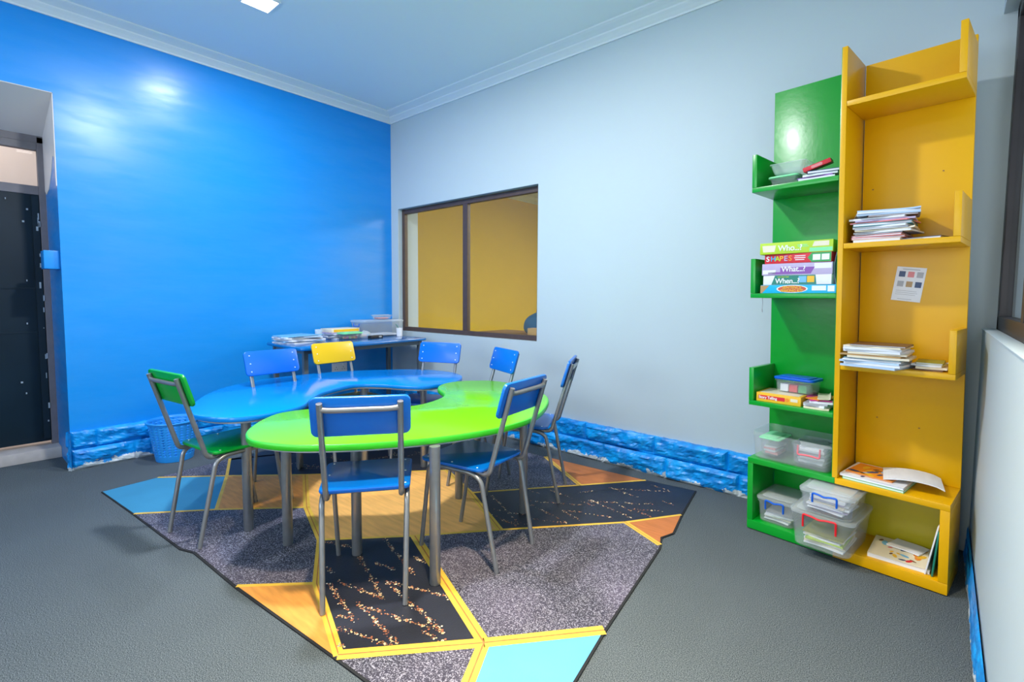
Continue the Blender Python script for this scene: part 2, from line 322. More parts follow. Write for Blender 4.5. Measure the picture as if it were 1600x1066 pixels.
# split-stone plinth, two courses of chiselled blocks in one wall trim
def plinth(name, L_, place, seed, start=0., end_cap=True, htop=.245):
    bm = bmesh.new(); rnd = random.Random(seed)
    for row, (z0, z1, dd) in enumerate(((0, .128, .012), (.130, htop, 0))):
        x = start-(.23 if row else 0)
        while x < L_:
            ln = .44+rnd.random()*.12; xa, xb = max(x, start), min(x+ln, L_); x += ln
            if xb-xa < .03: continue
            nx = max(3, int((xb-xa)/.013)); nz = 11; g = []
            for i in range(nx+1):
                col = []
                for j in range(nz+1):
                    u = i/nx; v = j/nz; px = xa+(xb-xa)*u; pz = z0+(z1-z0)*v
                    e = min(u*(xb-xa), (1-u)*(xb-xa), v*(z1-z0)*1.0, (1-v)*(z1-z0))
                    edge = min(1, e/.022)
                    nn = noise.fractal(Vector((px*4.5+seed*7, pz*9, row*5.3)), .9, 2.1, 4)
                    nf = noise.fractal(Vector((px*22, pz*40+seed, row*3.1)), .9, 2.0, 4)
                    d = .024+dd+edge**.6*(.018+nn*.022+nf*.006)
                    if j == nz and row == 1: pz += nf*.004
                    col.append(bm.verts.new(place(px, max(d, .006), pz)))
                g.append(col)
            for i in range(nx):
                for j in range(nz): bm.faces.new((g[i][j], g[i+1][j], g[i+1][j+1], g[i][j+1]))
            # sides and back of the block
            for edge in ([g[i][0] for i in range(nx+1)], [g[i][nz] for i in range(nx+1)], g[0], g[nx]):
                bk = []
                for v in edge:
                    p = v.co.copy(); bk.append(bm.verts.new(v.co)); q = unplace(name, v.co); bk[-1].co = place(q[0], .0, q[2])
                for i in range(len(edge)-1): bm.faces.new((edge[i], edge[i+1], bk[i+1], bk[i]))
    return struct(new_obj(name, bm, M['stone']))
def unplace(name, c):
    return (c.x, 0, c.z) if name == 'baseboard_back' else ((-c.y, 0, c.z))
plinth('baseboard_back', 4.30, lambda s, d, z: Vector((s, -d, z)), 3)
plinth('baseboard_left', 2.462, lambda s, d, z: Vector((d, -s, z)), 5)
plinth('baseboard_right', 4.6, lambda s, d, z: Vector((W-d*.28, -s, z*.72)), 9, start=.07, htop=.20)
# stone return inside the doorway
bm = bmesh.new()
g = [[bm.verts.new((-.02+.075*i/8+(.0), DY1-.004-max(0, .03*(1-abs(i/8-.5)*2)*1)*(.5+.5*noise.noise(Vector((i*.7, j*.6, 2)))), .245*j/14)) for j in range(15)] for i in range(9)]
for i in range(8):
    for j in range(14): bm.faces.new((g[i][j], g[i+1][j], g[i+1][j+1], g[i][j+1]))
struct(new_obj('trim_6', bm, M['stone']))

# window in the white wall: two panes in a brown steel frame
fy0, fy1 = .045, .085
win = struct(empty('window_1', (0, 0, 0)))
bm = bmesh.new(); ft = .040
box(bm, WX0, WX0+ft, fy0, fy1, WZ0, WZ1, bev=.004); box(bm, WX1-ft, WX1, fy0, fy1, WZ0, WZ1, bev=.004)
box(bm, WX0+ft, WX1-ft, fy0, fy1, WZ1-ft-.006, WZ1-.006, bev=.004); box(bm, WX0+ft, WX1-ft, fy0, fy1, WZ0, WZ0+ft, bev=.004)
box(bm, .985, 1.045, fy0+.002, fy1, WZ0+ft, WZ1-ft, bev=.004)
new_obj('window_frame', bm, M['frame_brown'], win)
for xa, xb in ((WX0+ft, .985), (1.045, WX1-ft)): obox('pane', (xa, xb, .062, .066, WZ0+ft, WZ1-ft), M['glass'], win)
# window in the right wall
win2 = struct(empty('window_2', (0, 0, 0)))
bm = bmesh.new(); xa, xb = W+.042, W+.09
box(bm, xa, xb, RY1-.07, RY1, RZ0, RZ1, bev=.004); box(bm, xa, xb, RY0, RY0+.07, RZ0, RZ1, bev=.004)
box(bm, xa, xb, RY0, RY1, RZ0+.0003, RZ0+.06, bev=.004); box(bm, xa, xb, RY0, RY1, RZ1-.06, RZ1, bev=.004)
for yy in (-.88, -1.72): box(bm, xa+.002, xb-.002, yy-.03, yy+.03, RZ0+.05, RZ1-.05)
new_obj('window_frame', bm, M['frame_dark'], win2)
for ya, yb in ((RY0+.07, -1.75), (-1.69, -.91), (-.85, RY1-.07)): obox('pane', (W+.062, W+.066, ya, yb, RZ0+.06, RZ1-.06), M['glass'], win2)
obox('window_sill', (W-.004, W+.0415, RY0, RY1, RZ0+.0003, RZ0+.005), M['white_wall'], win2, bev=.003)

# doorway in the blue wall: dark steel door under a transom light
dr = struct(empty('door_1', (0, 0, 0))); DX = -.50
bm = bmesh.new()
box(bm, DX-.05, DX, DY1-.035, DY1, .0, 2.19, bev=.003); box(bm, DX-.05, DX, DY0, DY0+.035, 0, 2.19, bev=.003)
box(bm, DX-.05, DX, DY0+.035, DY1-.035, 2.10, 2.15, bev=.003); box(bm, DX-.05, DX, DY0+.035, DY1-.035, 1.80, 1.86, bev=.003); box(bm, DX-.05, DX, DY0, DY1, 2.15, 2.22)
new_obj('door_frame', bm, M['door_frame'], dr)
lf = obox('door_leaf', (DX-.048, DX-.006, DY0+.035, DY1-.035, .10, 1.80), M['door'], dr, bev=.002)
bm = bmesh.new(); rnd = random.Random(2)
for k in range(9):     # seams and worn flat bars on the steel leaf
    pass
for z in (1.16, .86): box(bm, DX-.006, DX-.002, DY0+.05, DY1-.05, z, z+.012)
box(bm, DX-.006, DX+.004, DY1-.075, DY1-.04, .12, 1.79)
new_obj('door_bar', bm, M['door'], dr)
bm = bmesh.new()
for k in range(26):
    z = .2+1.55*rnd.random(); y = DY1-.037+rnd.uniform(-.012, .004) if k % 3 else DY1-.06-rnd.random()*.2; h = rnd.uniform(.006, .05) if k % 3 else .012; ww = rnd.uniform(.003, .012)
    box(bm, DX+.0042, DX+.0052, y-ww, y, z, z+h)
new_obj('paint_chips', bm, mat('worn paint', (.35, .42, .48), .7), dr)
obox('transom_pane', (DX-.030, DX-.026, DY0+.035, DY1-.035, 1.86, 2.10), M['glass'], dr)
struct(obox('trim_7', (DX-.08, DX+.13, DY0, DY1, .0, .075), M['step'], bev=.006))
lk = obox('door_catch', (-.17, -.035, DY1-.075, DY1-.0005, 1.285, 1.40), M['blue_wall'], None, bev=.004)
tag(lk, 'small blue painted metal catch box fixed in the door reveal beside the dark door', 'door catch')
# hall behind the transom
bm = bmesh.new(); box(bm, -2.4, -2.3, -4.6, -.8, 0, 3.2); box(bm, -2.4, -.56, -4.6, -4.5, 0, 3.2); box(bm, -2.4, -.56, -.9, -.8, 0, 3.2); box(bm, -2.4, -.56, -4.6, -.8, 3.2, 3.3); box(bm, -2.4, -.56, -4.6, -.8, -.1, 0)
struct(new_obj('wall_hall', bm, M['beige']))

# neighbouring yellow room seen through the window
bm = bmesh.new(); box(bm, -1.6, -1.5, T, 4.7, 0, ZC); box(bm, -1.6, 4.5, 4.6, 4.7, 0, ZC); box(bm, 4.5, 4.6, T, 4.7, 0, ZC); box(bm, -1.6, -.5, T-.02, T+.001, 0, ZC)
struct(new_obj('wall_neighbour', bm, M['yellow_wall']))
bm = bmesh.new(); box(bm, -1.6, 4.6, T, 4.7, -.1, 0); struct(new_obj('floor_neighbour', bm, M['carpet']))
bm = bmesh.new(); box(bm, -1.6, 4.6, T, 4.7, ZC, ZC+.1); struct(new_obj('ceiling_neighbour', bm, M['ceil']))
cornice('trim_8', (-1.5, T, 2.817), (-1.5, 4.6, 2.817), (1, 0, 0))
t = empty('side_table', (1.33, .58, 0)); tag(t, 'low brown side table in the yellow room behind the window', 'table')
obox('table_top', (-.50, .40, -.2, .22, .775, .80), M['k_brown'], t, bev=.004)
for sx in (-.46, .36):
    for sy in (-.17, .19): obox('leg', (sx-.02, sx+.02, sy-.02, sy+.02, 0, .775), M['k_brown'], t)
bm = bmesh.new(); bmesh.ops.create_uvsphere(bm, u_segments=24, v_segments=16, radius=1)
for v in bm.verts:
    v.co = Vector((v.co.x*.20, v.co.y*.10, max(-.5, v.co.z)*.13))*(1+.06*noise.noise(v.co*2)); v.co.z += .065
bag = new_obj('school_bag', bm, mat('dark teal bag cloth', (.01, .08, .16), .7, vary=.3), smooth=True); bag.location = (1.43, .62, .80)
tag(bag, 'dark teal school bag seen through the lower right corner of the inner window', 'bag')
bm = bmesh.new(); tube(bm, fillet([(-.06, 0, .17), (-.05, 0, .235), (.05, 0, .235), (.06, 0, .17)], .03), .008, 8); new_obj('carry_loop', bm, M['k_navy'], bag, True)
cb = obox('cardboard_box', (-.05, .05, -.04, .04, 0, .06), M['k_tan'], bev=.002); cb.location = (1.50, .43, .80); tag(cb, 'small tan cardboard box in front of the teal bag behind the window', 'box')

# ------------------------------------------------------------------ ceiling lamps
for i, (x, y) in enumerate(CL):
    c = empty('ceiling_light', (x, y, ZC))
    tag(c, ['square white ceiling light above the blue table, cut by the top of the photo', 'square white ceiling light above the green table', 'square white ceiling light above the carpet near the bookshelf', 'square white ceiling light near the door side, behind the camera', 'square white ceiling light in the corner behind the camera'][i], 'ceiling light', 'square ceiling lights')
    bm = bmesh.new()
    for q in ((-.088, .088, -.088, -.078), (-.088, .088, .078, .088), (-.088, -.078, -.078, .078), (.078, .088, -.078, .078)): box(bm, *q, -.008, -.0005)
    new_obj('rim', bm, M['white'], c); obox('diffuser', (-.077, .077, -.077, .077, -.006, -.001), M['lamp'], c)

# ------------------------------------------------------------------ rug
def rug():
    RT = .007
    bm = bmesh.new()
    P = {}
    edge = [(.627, -2.417), (1.114, -2.372), (1.70, -2.325), (1.78, -2.295), (2.196, -2.275), (2.829, -2.218), (3.50, -2.165), (3.455, -1.83), (3.402, -1.552), (3.300, -.90), (3.262, -.80), (3.287, -.72), (3.237, -.50), (3.168, -.128), (2.868, -.168), (2.138, -.222), (1.2, -.290), (.47, -.36), (.515, -1.2), (.555, -1.749), (.595, -2.146)]
    prism(bm, edge, 0, RT-.0015, 0)
    def poly(pts, mi, z=RT):
        a = [bm.verts.new((x, y, z)) for x, y in pts]; f = bm.faces.new(a); f.material_index = mi; f.normal_update()
        if f.normal.z < 0: f.normal_flip()
    def ins(p, s=.009):   # pull outline points inward from the rug edge
        cx, cy = 2.0, -1.3; x, y = p; d = math.hypot(x-cx, y-cy); return (x-(x-cx)/d*s, y-(y-cy)/d*s)
    e = [ins(p) for p in edge]
    zc = [0]
    L0, ea, e0, e1, ee, eh, FR, f1, f2, f3, f4, f5, f6, RC, k1, k2, k3, BL, b1, b2, eb = e
    # node points
    b_c = (.883, -1.852); a_c = (1.374, -2.071); b_d = (1.225, -1.520); a_d = (1.699, -1.745); f_d = (2.088, -1.872); e_d = (2.407, -2.055); h_d = (2.829, -2.201)
    b_i = (1.822, -.875); f_g = (2.381, -1.561); f_i = (2.640, -1.250); h_g = (3.132, -1.862); f_l = (3.055, -.775); j_i = (2.206, -1.030); j_k = (2.61, -.513)
    f_e = f6; h_e = f2; k_e = (2.132, -.228); j_e = (2.868, -.175); c_e = (.545, -1.716)
    B, C_, O, O2, RU, D, S, LN = 1, 2, 3, 4, 5, 6, 7, 8
    poly([L0, ea, a_c, b_c, eb], B)
    poly([ea, e0, e1, ee, e_d, f_d, a_d, a_c], S)
    poly([eb, b_c, c_e], S)
    poly([b_c, a_c, a_d, b_d], O)
    poly([b_d, a_d, f_d, f_g, f_i, j_i, b_i], O2)
    poly([ee, eh, e_d], O)
    poly([f_d, e_d, h_d, h_g, f_g], D)
    poly([f_g, h_g, h_e, f2, f3, (3.288, -.88), f_l, f_i][:3]+[f3, (3.284, -.875), f_l, f_i], S)
    poly([eh, FR, (3.31, -2.06), h_g, h_d][:1]+[(3.30, -2.170), h_g, h_d], S)
    poly([(3.30, -2.170), FR, f1, f2, h_g], C_)
    poly([j_i, f_i, f_l, f_e, RC, j_e, j_k], D)
    poly([f_l, (3.284, -.875), f4, f5, f_e], RU)
    poly([b_i, j_i, j_k, k_e, k3, (1.30, -.295)], S)
    poly([j_k, j_e, k1, k_e], RU)
    poly([c_e, b_c, b_d, b_i, (1.30, -.295), k3, BL, b1, b2], D)
    def line(pts, w=.017, mi=LN, dbl=False):
        zc[0] += .00002
        for a, b in zip(pts, pts[1:]):
            a = Vector(a); b = Vector(b); t = (b-a).normalized(); n = Vector((-t.y, t.x))
            offs = ((-w*.62, -w*.08), (w*.08, w*.62)) if dbl else ((-w/2, w/2),)
            for o0, o1 in offs: poly([a+n*o0-t*.002, b+n*o0+t*.002, b+n*o1+t*.002, a+n*o1-t*.002], mi, RT+.0004+zc[0])
            if dbl: poly([a+n*(-w*.08), b+n*(-w*.08), b+n*(w*.08), a+n*(w*.08)], RU, RT+.00045+zc[0])
    line([ea, a_c, a_d]); line([eb, b_c, b_d, b_i]); line([c_e, b_c, a_c]); line([b_d, a_d, f_d, e_d, h_d], .026, dbl=True)
    line([ee, e_d], .018); line([f_d, f_g, f_i, f_l, f_e], .017); line([f_g, h_g, (3.30, -2.165)], .034, dbl=True); line([h_d, h_g, h_e], .036, dbl=True)
    line([b_i, j_i, f_i], .026, dbl=True); line([j_i, j_k, j_e], .018); line([k_e, j_k], .024, dbl=True); line([f_l, (3.282, -.875)], .022, dbl=True)
    # gold flecked streaks on the dark fields
    rnd = random.Random(4)
    def streak(a, b, den=230, w=.012):
        a = Vector(a); b = Vector(b); n = int((b-a).length*den)
        for k in range(n):
            t = rnd.random(); p = a.lerp(b, t)+Vector((rnd.gauss(0, w*.5), rnd.gauss(0, w*.5))); s = rnd.uniform(.0014, .0042)*(1.5 if rnd.random() < .12 else 1)
            an = rnd.random()*3; mi = rnd.choice((9, 9, 10, 10, 10, 11)); m = rnd.choice((4, 5, 6))
            poly([(p.x+s*math.cos(an+2*math.pi*q/m), p.y+s*math.sin(an+2*math.pi*q/m)) for q in range(m)], mi, RT+.0005)
    for s in STREAKS_FRONT: streak(s[0], s[1], 300, .010)
    for s in STREAKS_RIGHT: streak(s[0], s[1], 150, .009)
    for k in range(30):   # the far field between blue table and desk
        x = rnd.uniform(.75, 1.5); y = rnd.uniform(-1.35, -.45); 
        if y < -1.80+(x-.75)*.95 : continue
        an = rnd.choice((R(-25), R(25), R(70)))+rnd.uniform(-.2, .2); l = rnd.uniform(.10, .26); bb = (x+l*math.cos(an), min(-.38, y+l*math.sin(an)))
        if bb[1] < -1.86+(bb[0]-.883)*1.03+.06 and bb[0] > .88: continue
        streak((x, y), bb, 130, .008)
    for k in range(9):
        x = rnd.uniform(.95, 1.25); y = -1.80+(x-.883)*.98+.09+rnd.random()*.16; an = R(rnd.choice((42, 10, 75))); streak((x, y), (x+.11*math.cos(an), y+.11*math.sin(an)), 150, .008)
    o = new_obj('area_rug', bm, [M['rug_border'], M['rug_blue'], M['rug_cyan'], M['rug_orange'], M['rug_orange2'], M['rug_rust'], M['rug_dark'], M['rug_speck'], M['rug_line'], M['rug_dot1'], M['rug_dot2'], M['rug_dot3']])
    tag(o, 'large printed rug of orange, blue and black panels split by yellow lines', 'rug'); return o
STREAKS_FRONT = [ ((2.117, -1.871), (2.273, -1.808)), ((2.305, -1.673), (2.647, -1.767)), ((2.523, -1.685), (2.626, -1.674)), ((2.365, -1.839), (2.694, -1.945)), ((2.447, -1.820), (2.565, -1.792)), ((2.322, -1.969), (2.388, -1.972)), ((2.456, -1.994), (2.691, -1.937)), ((2.427, -2.020), (2.722, -2.079)), ((2.598, -1.869), (2.871, -1.768)), ((2.598, -1.869), (2.706, -1.882)), ((2.706, -1.882), (2.803, -1.898)), ((2.772, -1.886), (3.002, -1.918)), ((2.635, -2.017), (2.954, -2.053)), ((2.688, -2.009), (2.997, -1.914)), ((2.646, -2.101), (2.716, -2.076)), ((2.707, -2.136), (2.942, -2.063)), ((2.936, -1.959), (3.058, -1.946)), ((2.785, -2.171), (2.831, -2.176)), ((2.348, -1.841), (2.386, -1.829)) ]
STREAKS_RIGHT = [ ((2.322, -0.975), (2.685, -1.149)), ((2.454, -1.104), (2.618, -1.052)), ((2.498, -1.159), (2.685, -1.166)), ((2.436, -0.782), (2.507, -0.774)), ((2.563, -0.928), (2.839, -0.972)), ((2.511, -0.692), (2.826, -0.714)), ((2.525, -0.901), (2.794, -0.734)), ((2.720, -0.867), (2.879, -0.909)), ((2.756, -0.854), (3.006, -0.761)), ((2.775, -0.657), (3.059, -0.713)), ((2.777, -0.684), (3.060, -0.477)), ((2.757, -0.425), (2.962, -0.447)), ((2.790, -0.429), (3.075, -0.235)), ((3.006, -0.612), (3.133, -0.630)), ((3.016, -0.604), (3.139, -0.532)), ((3.081, -0.405), (3.164, -0.413)), ((2.662, -1.067), (2.841, -0.977)), ((2.586, -1.176), (2.716, -1.115)), ((2.662, -0.627), (2.723, -0.526)), ((2.926, -0.224), (3.047, -0.236)), ((2.921, -0.609), (3.020, -0.638)) ]

rug()

# ------------------------------------------------------------------ kidney tables
def table(name, pts, legs, mt, ms, label, zt=.583):
    cx = sum(p[0] for p in pts)/len(pts); cy = sum(p[1] for p in pts)/len(pts)
    t = empty(name, (cx, cy, 0)); tag(t, label, 'table')
    o = catmull([(p[0]-cx, p[1]-cy) for p in pts], 6)
    bm = bmesh.new(); prism(bm, o, zt-.026, zt, 0, 1, round_=.007); new_obj('table_top', bm, [mt, ms], t, True)
    n = len(o); ins = []
    ar = sum(o[i].x*o[(i+1) % n].y-o[(i+1) % n].x*o[i].y for i in range(n)); s = 1 if ar > 0 else -1
    for i in range(n):
        d = (o[(i+2) % n]-o[i-2]).normalized(); ins.append(o[i]+Vector((-d.y, d.x))*s*.030)
    bm = bmesh.new(); k = len(ins)
    A = [[bm.verts.new((p.x, p.y, z)) for p in ins] for z in (zt-.0262, zt-.038)]
    ins2 = [o[i]+(ins[i]-o[i])*1.15 for i in range(n)]
    B_ = [[bm.verts.new((p.x, p.y, z)) for p in ins2] for z in (zt-.038, zt-.0262)]
    rs = [A[0], A[1], B_[0], B_[1]]
    for q in range(4):
        for i in range(k): bm.faces.new((rs[q][i], rs[q][(i+1) % k], rs[(q+1) % 4][(i+1) % k], rs[(q+1) % 4][i]))
    new_obj('apron', bm, M['metal_light'], t, True)
    for x, y in legs:
        bm = bmesh.new(); lathe(bm, [(.020, .008), (.0215, .012), (.0215, .5), (.0215, zt-.027)], 20, c=(x-cx, y-cy, 0)); new_obj('leg', bm, M['metal'], t, True)
    return t
S_ = .94
G = [(2.36, -1.54), (2.35, -1.41), (2.27, -1.24), (2.07, -1.12), (1.97, -.99), (1.97, -.84), (2.11, -.68), (2.32, -.66), (2.57, -.735), (2.77, -.88), (2.92, -1.11), (3.0, -1.32), (3.01, -1.53), (2.97, -1.72), (2.91, -1.87), (2.79, -2.07), (2.68, -2.2), (2.57, -2.3), (2.42, -2.365), (2.30, -2.35), (2.19, -2.29), (2.07, -2.18), (2.01, -2.07), (2.04, -1.93), (2.17, -1.80), (2.30, -1.67)]
Bl = [(1.66, -2.38), (1.46, -2.3), (1.2, -2.14), (1.02, -1.95), (.93, -1.72), (.915, -1.46), (.96, -1.2), (1.08, -.97), (1.25, -.75), (1.41, -.64), (1.58, -.6), (1.74, -.63), (1.86, -.71), (1.945, -.84), (1.955, -1.0), (1.93, -1.12), (1.83, -1.2), (1.67, -1.27), (1.56, -1.37), (1.575, -1.49), (1.66, -1.67), (1.78, -1.80), (1.91, -1.91), (1.965, -2.03), (1.975, -2.18), (1.93, -2.28), (1.83, -2.35)]
table('kidney_table', [(x*S_, y*S_) for x, y in G], [(2.02, -1.99), (2.329, -1.831), (2.756, -1.751), (2.21, -1.124), (2.60, -1.03), (2.03, -.80)], M['t_green'], M['t_green_edge'], 'lime green kidney shaped classroom table on grey legs, nearer the camera')
table('kidney_table', [(x*S_, y*S_) for x, y in Bl], [(1.425, -1.93), (1.067, -1.477), (1.02, -.95), (1.42, -1.22), (1.66, -.93), (1.74, -2.05)], M['t_blue'], M['t_blue'], 'blue kidney shaped classroom table curving behind the green one')

# ------------------------------------------------------------------ chairs
def make_chair(mt):
    c = empty('school_chair')
    bm = bmesh.new(); o = []
    for cx, cy, a0, r in ((.173-.03, .193-.03, 0, .03), (-.173+.03, .193-.03, 90, .03), (-.163+.03, -.136+.03, 180, .03), (.163-.03, -.136+.03, 270, .03)):
        for k in range(7): a = R(a0+15*k); o.append((cx+r*math.cos(a), cy+r*math.sin(a)))
    prism(bm, o, .404, .418, 0, round_=.004); seat = new_obj('seat', bm, mt, c, True)
    py = lambda z: -.172-(z-.45)*.094/.314
    bm = bmesh.new(); rr = rrect(-.166, .166, .639, .783, .022)
    prism(bm, rr, -.007, .007, 0, round_=.004, f=lambda v: Vector((v.x, py(v.y)+.0178+v.z, v.y+v.z*.29))); back = new_obj('backrest', bm, mt, c, True)
    for s in (-1, 1):
        bm = bmesh.new(); tube(bm, fillet([(s*.131, -.266, .764), (s*.131, -.172, .45), (s*.131, -.155, .392), (s*.131, -.10, .3925), (s*.131, .06, .3925)], .055, 7), .0105)
        new_obj('back_post', bm, M['metal'], c, True)
    bm = bmesh.new(); tube(bm, fillet([(-.131, py(.742), .742), (-.10, py(.740)-.002, .738), (.10, py(.740)-.002, .738), (.131, py(.742), .742)], .03), .0098); new_obj('crossbar', bm, M['metal'], c, True)
    for s in (-1, 1):
        for pts in ([(s*.142, -.203, 0), (s*.151, -.128, .372), (s*.152, -.08, .3925), (s*.152, .03, .3925)], [(s*.141, .213, 0), (s*.151, .155, .380), (s*.152, .12, .3925), (s*.152, .03, .3925)]):
            bm = bmesh.new(); tube(bm, fillet(pts, .06 if pts[0][1] < 0 else .035, 7), .0098); new_obj('leg', bm, M['metal'], c, True)
    bm = bmesh.new()
    for y in (-.075, .135): tube(bm, [(-.150, y, .3905), (.150, y, .3905)], .0095)
    new_obj('seat_frame', bm, M['metal'], c, True)
    sm = bmesh.new(); lathe(sm, [(.0045, 0), (.004, .0015), (.002, .0022)], 10); me = None
    for k, (par, x, y, z, rx) in enumerate([(seat, sx*.145, yy, .4178, 0) for sx in (-1, 1) for yy in (-.105, .03, .165)]+[(back, sx*.135, py(z)+.0247, z, -90) for sx in (-1, 1) for z in (.664, .711, .758)]):
        if me is None: s0 = new_obj('screw', sm, M['screw'], par, True); me = s0.data; s_ = s0
        else: s_ = bpy.data.objects.new('screw', me); COL.objects.link(s_); s_.parent = par
        s_.location = (x, y, z); s_.rotation_euler = (R(rx), 0, 0)
    return c
def copy_tree(o, parent=None):
    c = o.copy(); COL.objects.link(c); c.parent = parent
    for ch in o.children: copy_tree(ch, c)
    return c
blue0 = make_chair(M['c_blue'])
CH = [(2.529, -1.901, 53.2, 'blue', 'blue school chair in front, its back to the camera, at the green table'),
      (2.664, -1.425, 98.2, 'blue', 'blue school chair tucked sideways under the right side of the green table'),
      (1.308, -1.623, 274.6, 'blue', 'blue school chair behind the left end of the blue table, nearest the blue wall'),
      (1.505, -.798, 202.7, 'blue', 'blue school chair behind the blue table, in front of the right end of the desk'),
      (1.970, -.799, 159.9, 'blue', 'blue school chair below the window, behind the far end of the green table'),
      (2.422, -.776, 117.5, 'blue', 'blue school chair seen from the side, farthest right, next to the white wall'),
      (1.599, -2.085, 8.2, 'green', 'green school chair with grey legs at the far left of the tables'),
      (1.104, -1.104, 273.4, 'yellow', 'yellow school chair in front of the desk, behind the blue table')]
for i, (x, y, a, col, lab) in enumerate(CH):
    if col == 'blue': c = blue0 if i == 0 else copy_tree(blue0)
    else: c = make_chair(M['c_'+col])
    c.location = (x, y, .0082); c.rotation_euler = (0, 0, R(a)); tag(c, lab, 'chair', 'school chairs around the kidney tables')

# ------------------------------------------------------------------ desk in the corner
d = empty('desk', (.39, -.72, 0)); tag(d, 'blue topped desk with grey legs standing in the corner under the window', 'desk')
DT = .755
corners = [(.10, -1.285), (.775, -1.315), (.675, -.085), (.10, -.085)]
def round_poly(pts, r, n=6):
    out = []; N = len(pts)
    for i in range(N):
        a, b, c = Vector(pts[i-1]), Vector(pts[i]), Vector(pts[(i+1) % N]); p0 = b+(a-b).normalized()*r; p1 = b+(c-b).normalized()*r
        for k in range(n+1): t = k/n; out.append(p0*(1-t)**2+b*2*t*(1-t)+p1*t*t)
    return out
bm = bmesh.new(); prism(bm, [(p[0]-.39, p[1]+.72) for p in round_poly(corners, .06)], DT-.022, DT, 0, round_=.006); new_obj('desk_top', bm, M['desk'], d, True)
lg = [(.63, -1.215), (.135, -1.215), (.145, -.15), (.625, -.15)]
for x, y in lg: obox('leg', (x-.39-.017, x-.39+.017, y+.72-.017, y+.72+.017, .0075 if x > .5 else 0, DT-.0222), M['desk_leg'], d, bev=.003)
bm = bmesh.new()
for (xa, ya), (xb, yb) in zip(lg, lg[1:]+lg[:1]):
    x0, x1 = sorted((xa, xb)); y0, y1 = sorted((ya, yb))
    if x1-x0 > y1-y0: box(bm, x0-.39+.017, x1-.39-.017, y0+.72-.010, y0+.72+.010, DT-.060, DT-.0222)
    else: box(bm, (x0+x1)/2-.39-.010, (x0+x1)/2-.39+.010, y0+.72+.017, y1+.72-.017, DT-.060, DT-.0222)
new_obj('rail', bm, M['desk_leg'], d)

# socket on the blue wall
s = empty('wall_socket', (0.0005, -.585, .47)); tag(s, 'white double wall socket on the blue wall below the desk', 'socket')
obox('face_plate', (0, .009, -.075, .075, -.043, .043), M['white'], s, bev=.003)
for yy in (-.035, .035):
    obox('switch', (.009, .013, yy-.010, yy+.010, .018, .034), M['white'], s, bev=.001)
    bm = bmesh.new()
    for dy, dz in ((0, .004), (-.011, -.016), (.011, -.016)): box(bm, .009, .0096, yy+dy-.003, yy+dy+.003, dz-.003, dz+.003)
    new_obj('pin_hole', bm, M['black'], s)

# ------------------------------------------------------------------ waste basket
def basket():
    b = empty('waste_basket', (.235, -1.955, 0)); tag(b, 'light blue perforated plastic waste basket on the carpet against the blue wall', 'waste basket')
    n, rows = 72, 30; H = .268
    rad = lambda z: .108+.042*(z/H)**.9
    bm = bmesh.new(); g = [[bm.verts.new((rad(H*j/rows)*math.cos(2*math.pi*k/n), rad(H*j/rows)*math.sin(2*math.pi*k/n), .002+H*j/rows)) for k in range(n)] for j in range(rows+1)]
    for j in range(rows):
        for k in range(n):
            if 4 <= j <= 27 and j % 2 == 1 and k % 3 == 0: continue
            bm.faces.new((g[j][k], g[j][(k+1) % n], g[j+1][(k+1) % n], g[j+1][k]))
    bm.faces.new(g[0][::-1]); o = new_obj('basket_body', bm, M['bin'], b, True); m = o.modifiers.new('thick', 'SOLIDIFY'); m.thickness = .003
    bm = bmesh.new(); tube(bm, [((rad(H)+.002)*math.cos(2*math.pi*k/48), (rad(H)+.002)*math.sin(2*math.pi*k/48), H+.002) for k in range(48)], .0055, 8, closed=True); new_obj('rim', bm, M['bin'], b, True)
basket()

# ------------------------------------------------------------------ bookshelf
SX, SY, STH = 3.5263, -.4145, R(-7.49)
SA, SB, SD, SH0, SH = .364, .755, .270, .356, 2.178
lean = lambda v: Vector((v.x-.0189*v.z, v.y-.0062*v.z, v.z))
shf = empty('bookshelf', (SX, SY, 0), STH); tag(shf, 'tall wooden bookshelf, left half painted green and right half yellow, in the right corner', 'bookshelf')
PT = .022
def sb(name, b, ms, bev=.0025, mi=0, fixmat=None):
    bm = bmesh.new(); box(bm, *b, bev=bev)
    if fixmat:
        for f in bm.faces: f.material_index = fixmat(f.calc_center_median())
    for v in bm.verts: v.co = lean(v.co)
    return new_obj(name, bm, ms, shf, True)
gy = [M['green'], M['yellow']]
sb('back_panel', (0, SA, SD-.018, SD, SH0, SH-.012), M['green'])
sb('back_panel', (SA+PT, SB, SD-.018, SD, SH0, SH-.006), M['yellow'])
sb('upright', (SA-.004, SA+PT-.004, 0, SD, SH0, SH), gy, fixmat=lambda c: 0 if c.x < SA+.004 else 1)
g1, g2, g3 = 1.633, 1.134, .616; z1, z2, z3 = 1.932, 1.3435, .8306
for z, tab in ((g1, .155), (g2, .165), (g3, .160)):
    sb('shelf_board', (0, SA-.0045, .0005, SD-.0185, z, z+PT), M['green']); sb('end_panel', (0, PT, .0005, SD-.0185, z+PT+.0003, z+PT+tab), M['green'])
for z, tab in ((z1, .185), (z2, .165), (z3, .165)):
    sb('shelf_board', (SA+PT-.0035, SB, .0005, SD-.0185, z, z+PT), M['yellow']); sb('end_panel', (SB-PT, SB, .0005, SD-.0185, z+PT+.0003, z+PT+tab), M['yellow'])
xs = SA+.008
sb('base_top', (0, xs, 0, SD, SH0-.026, SH0-.0003), M['green']); sb('base_top', (xs+.0003, SB, 0, SD, SH0-.026, SH0-.0003), M['yellow'])
sb('base_floor', (0, xs, 0, SD, .004, .048), M['green']); sb('base_floor', (xs+.0003, SB, 0, SD, .004, .048), M['yellow'])
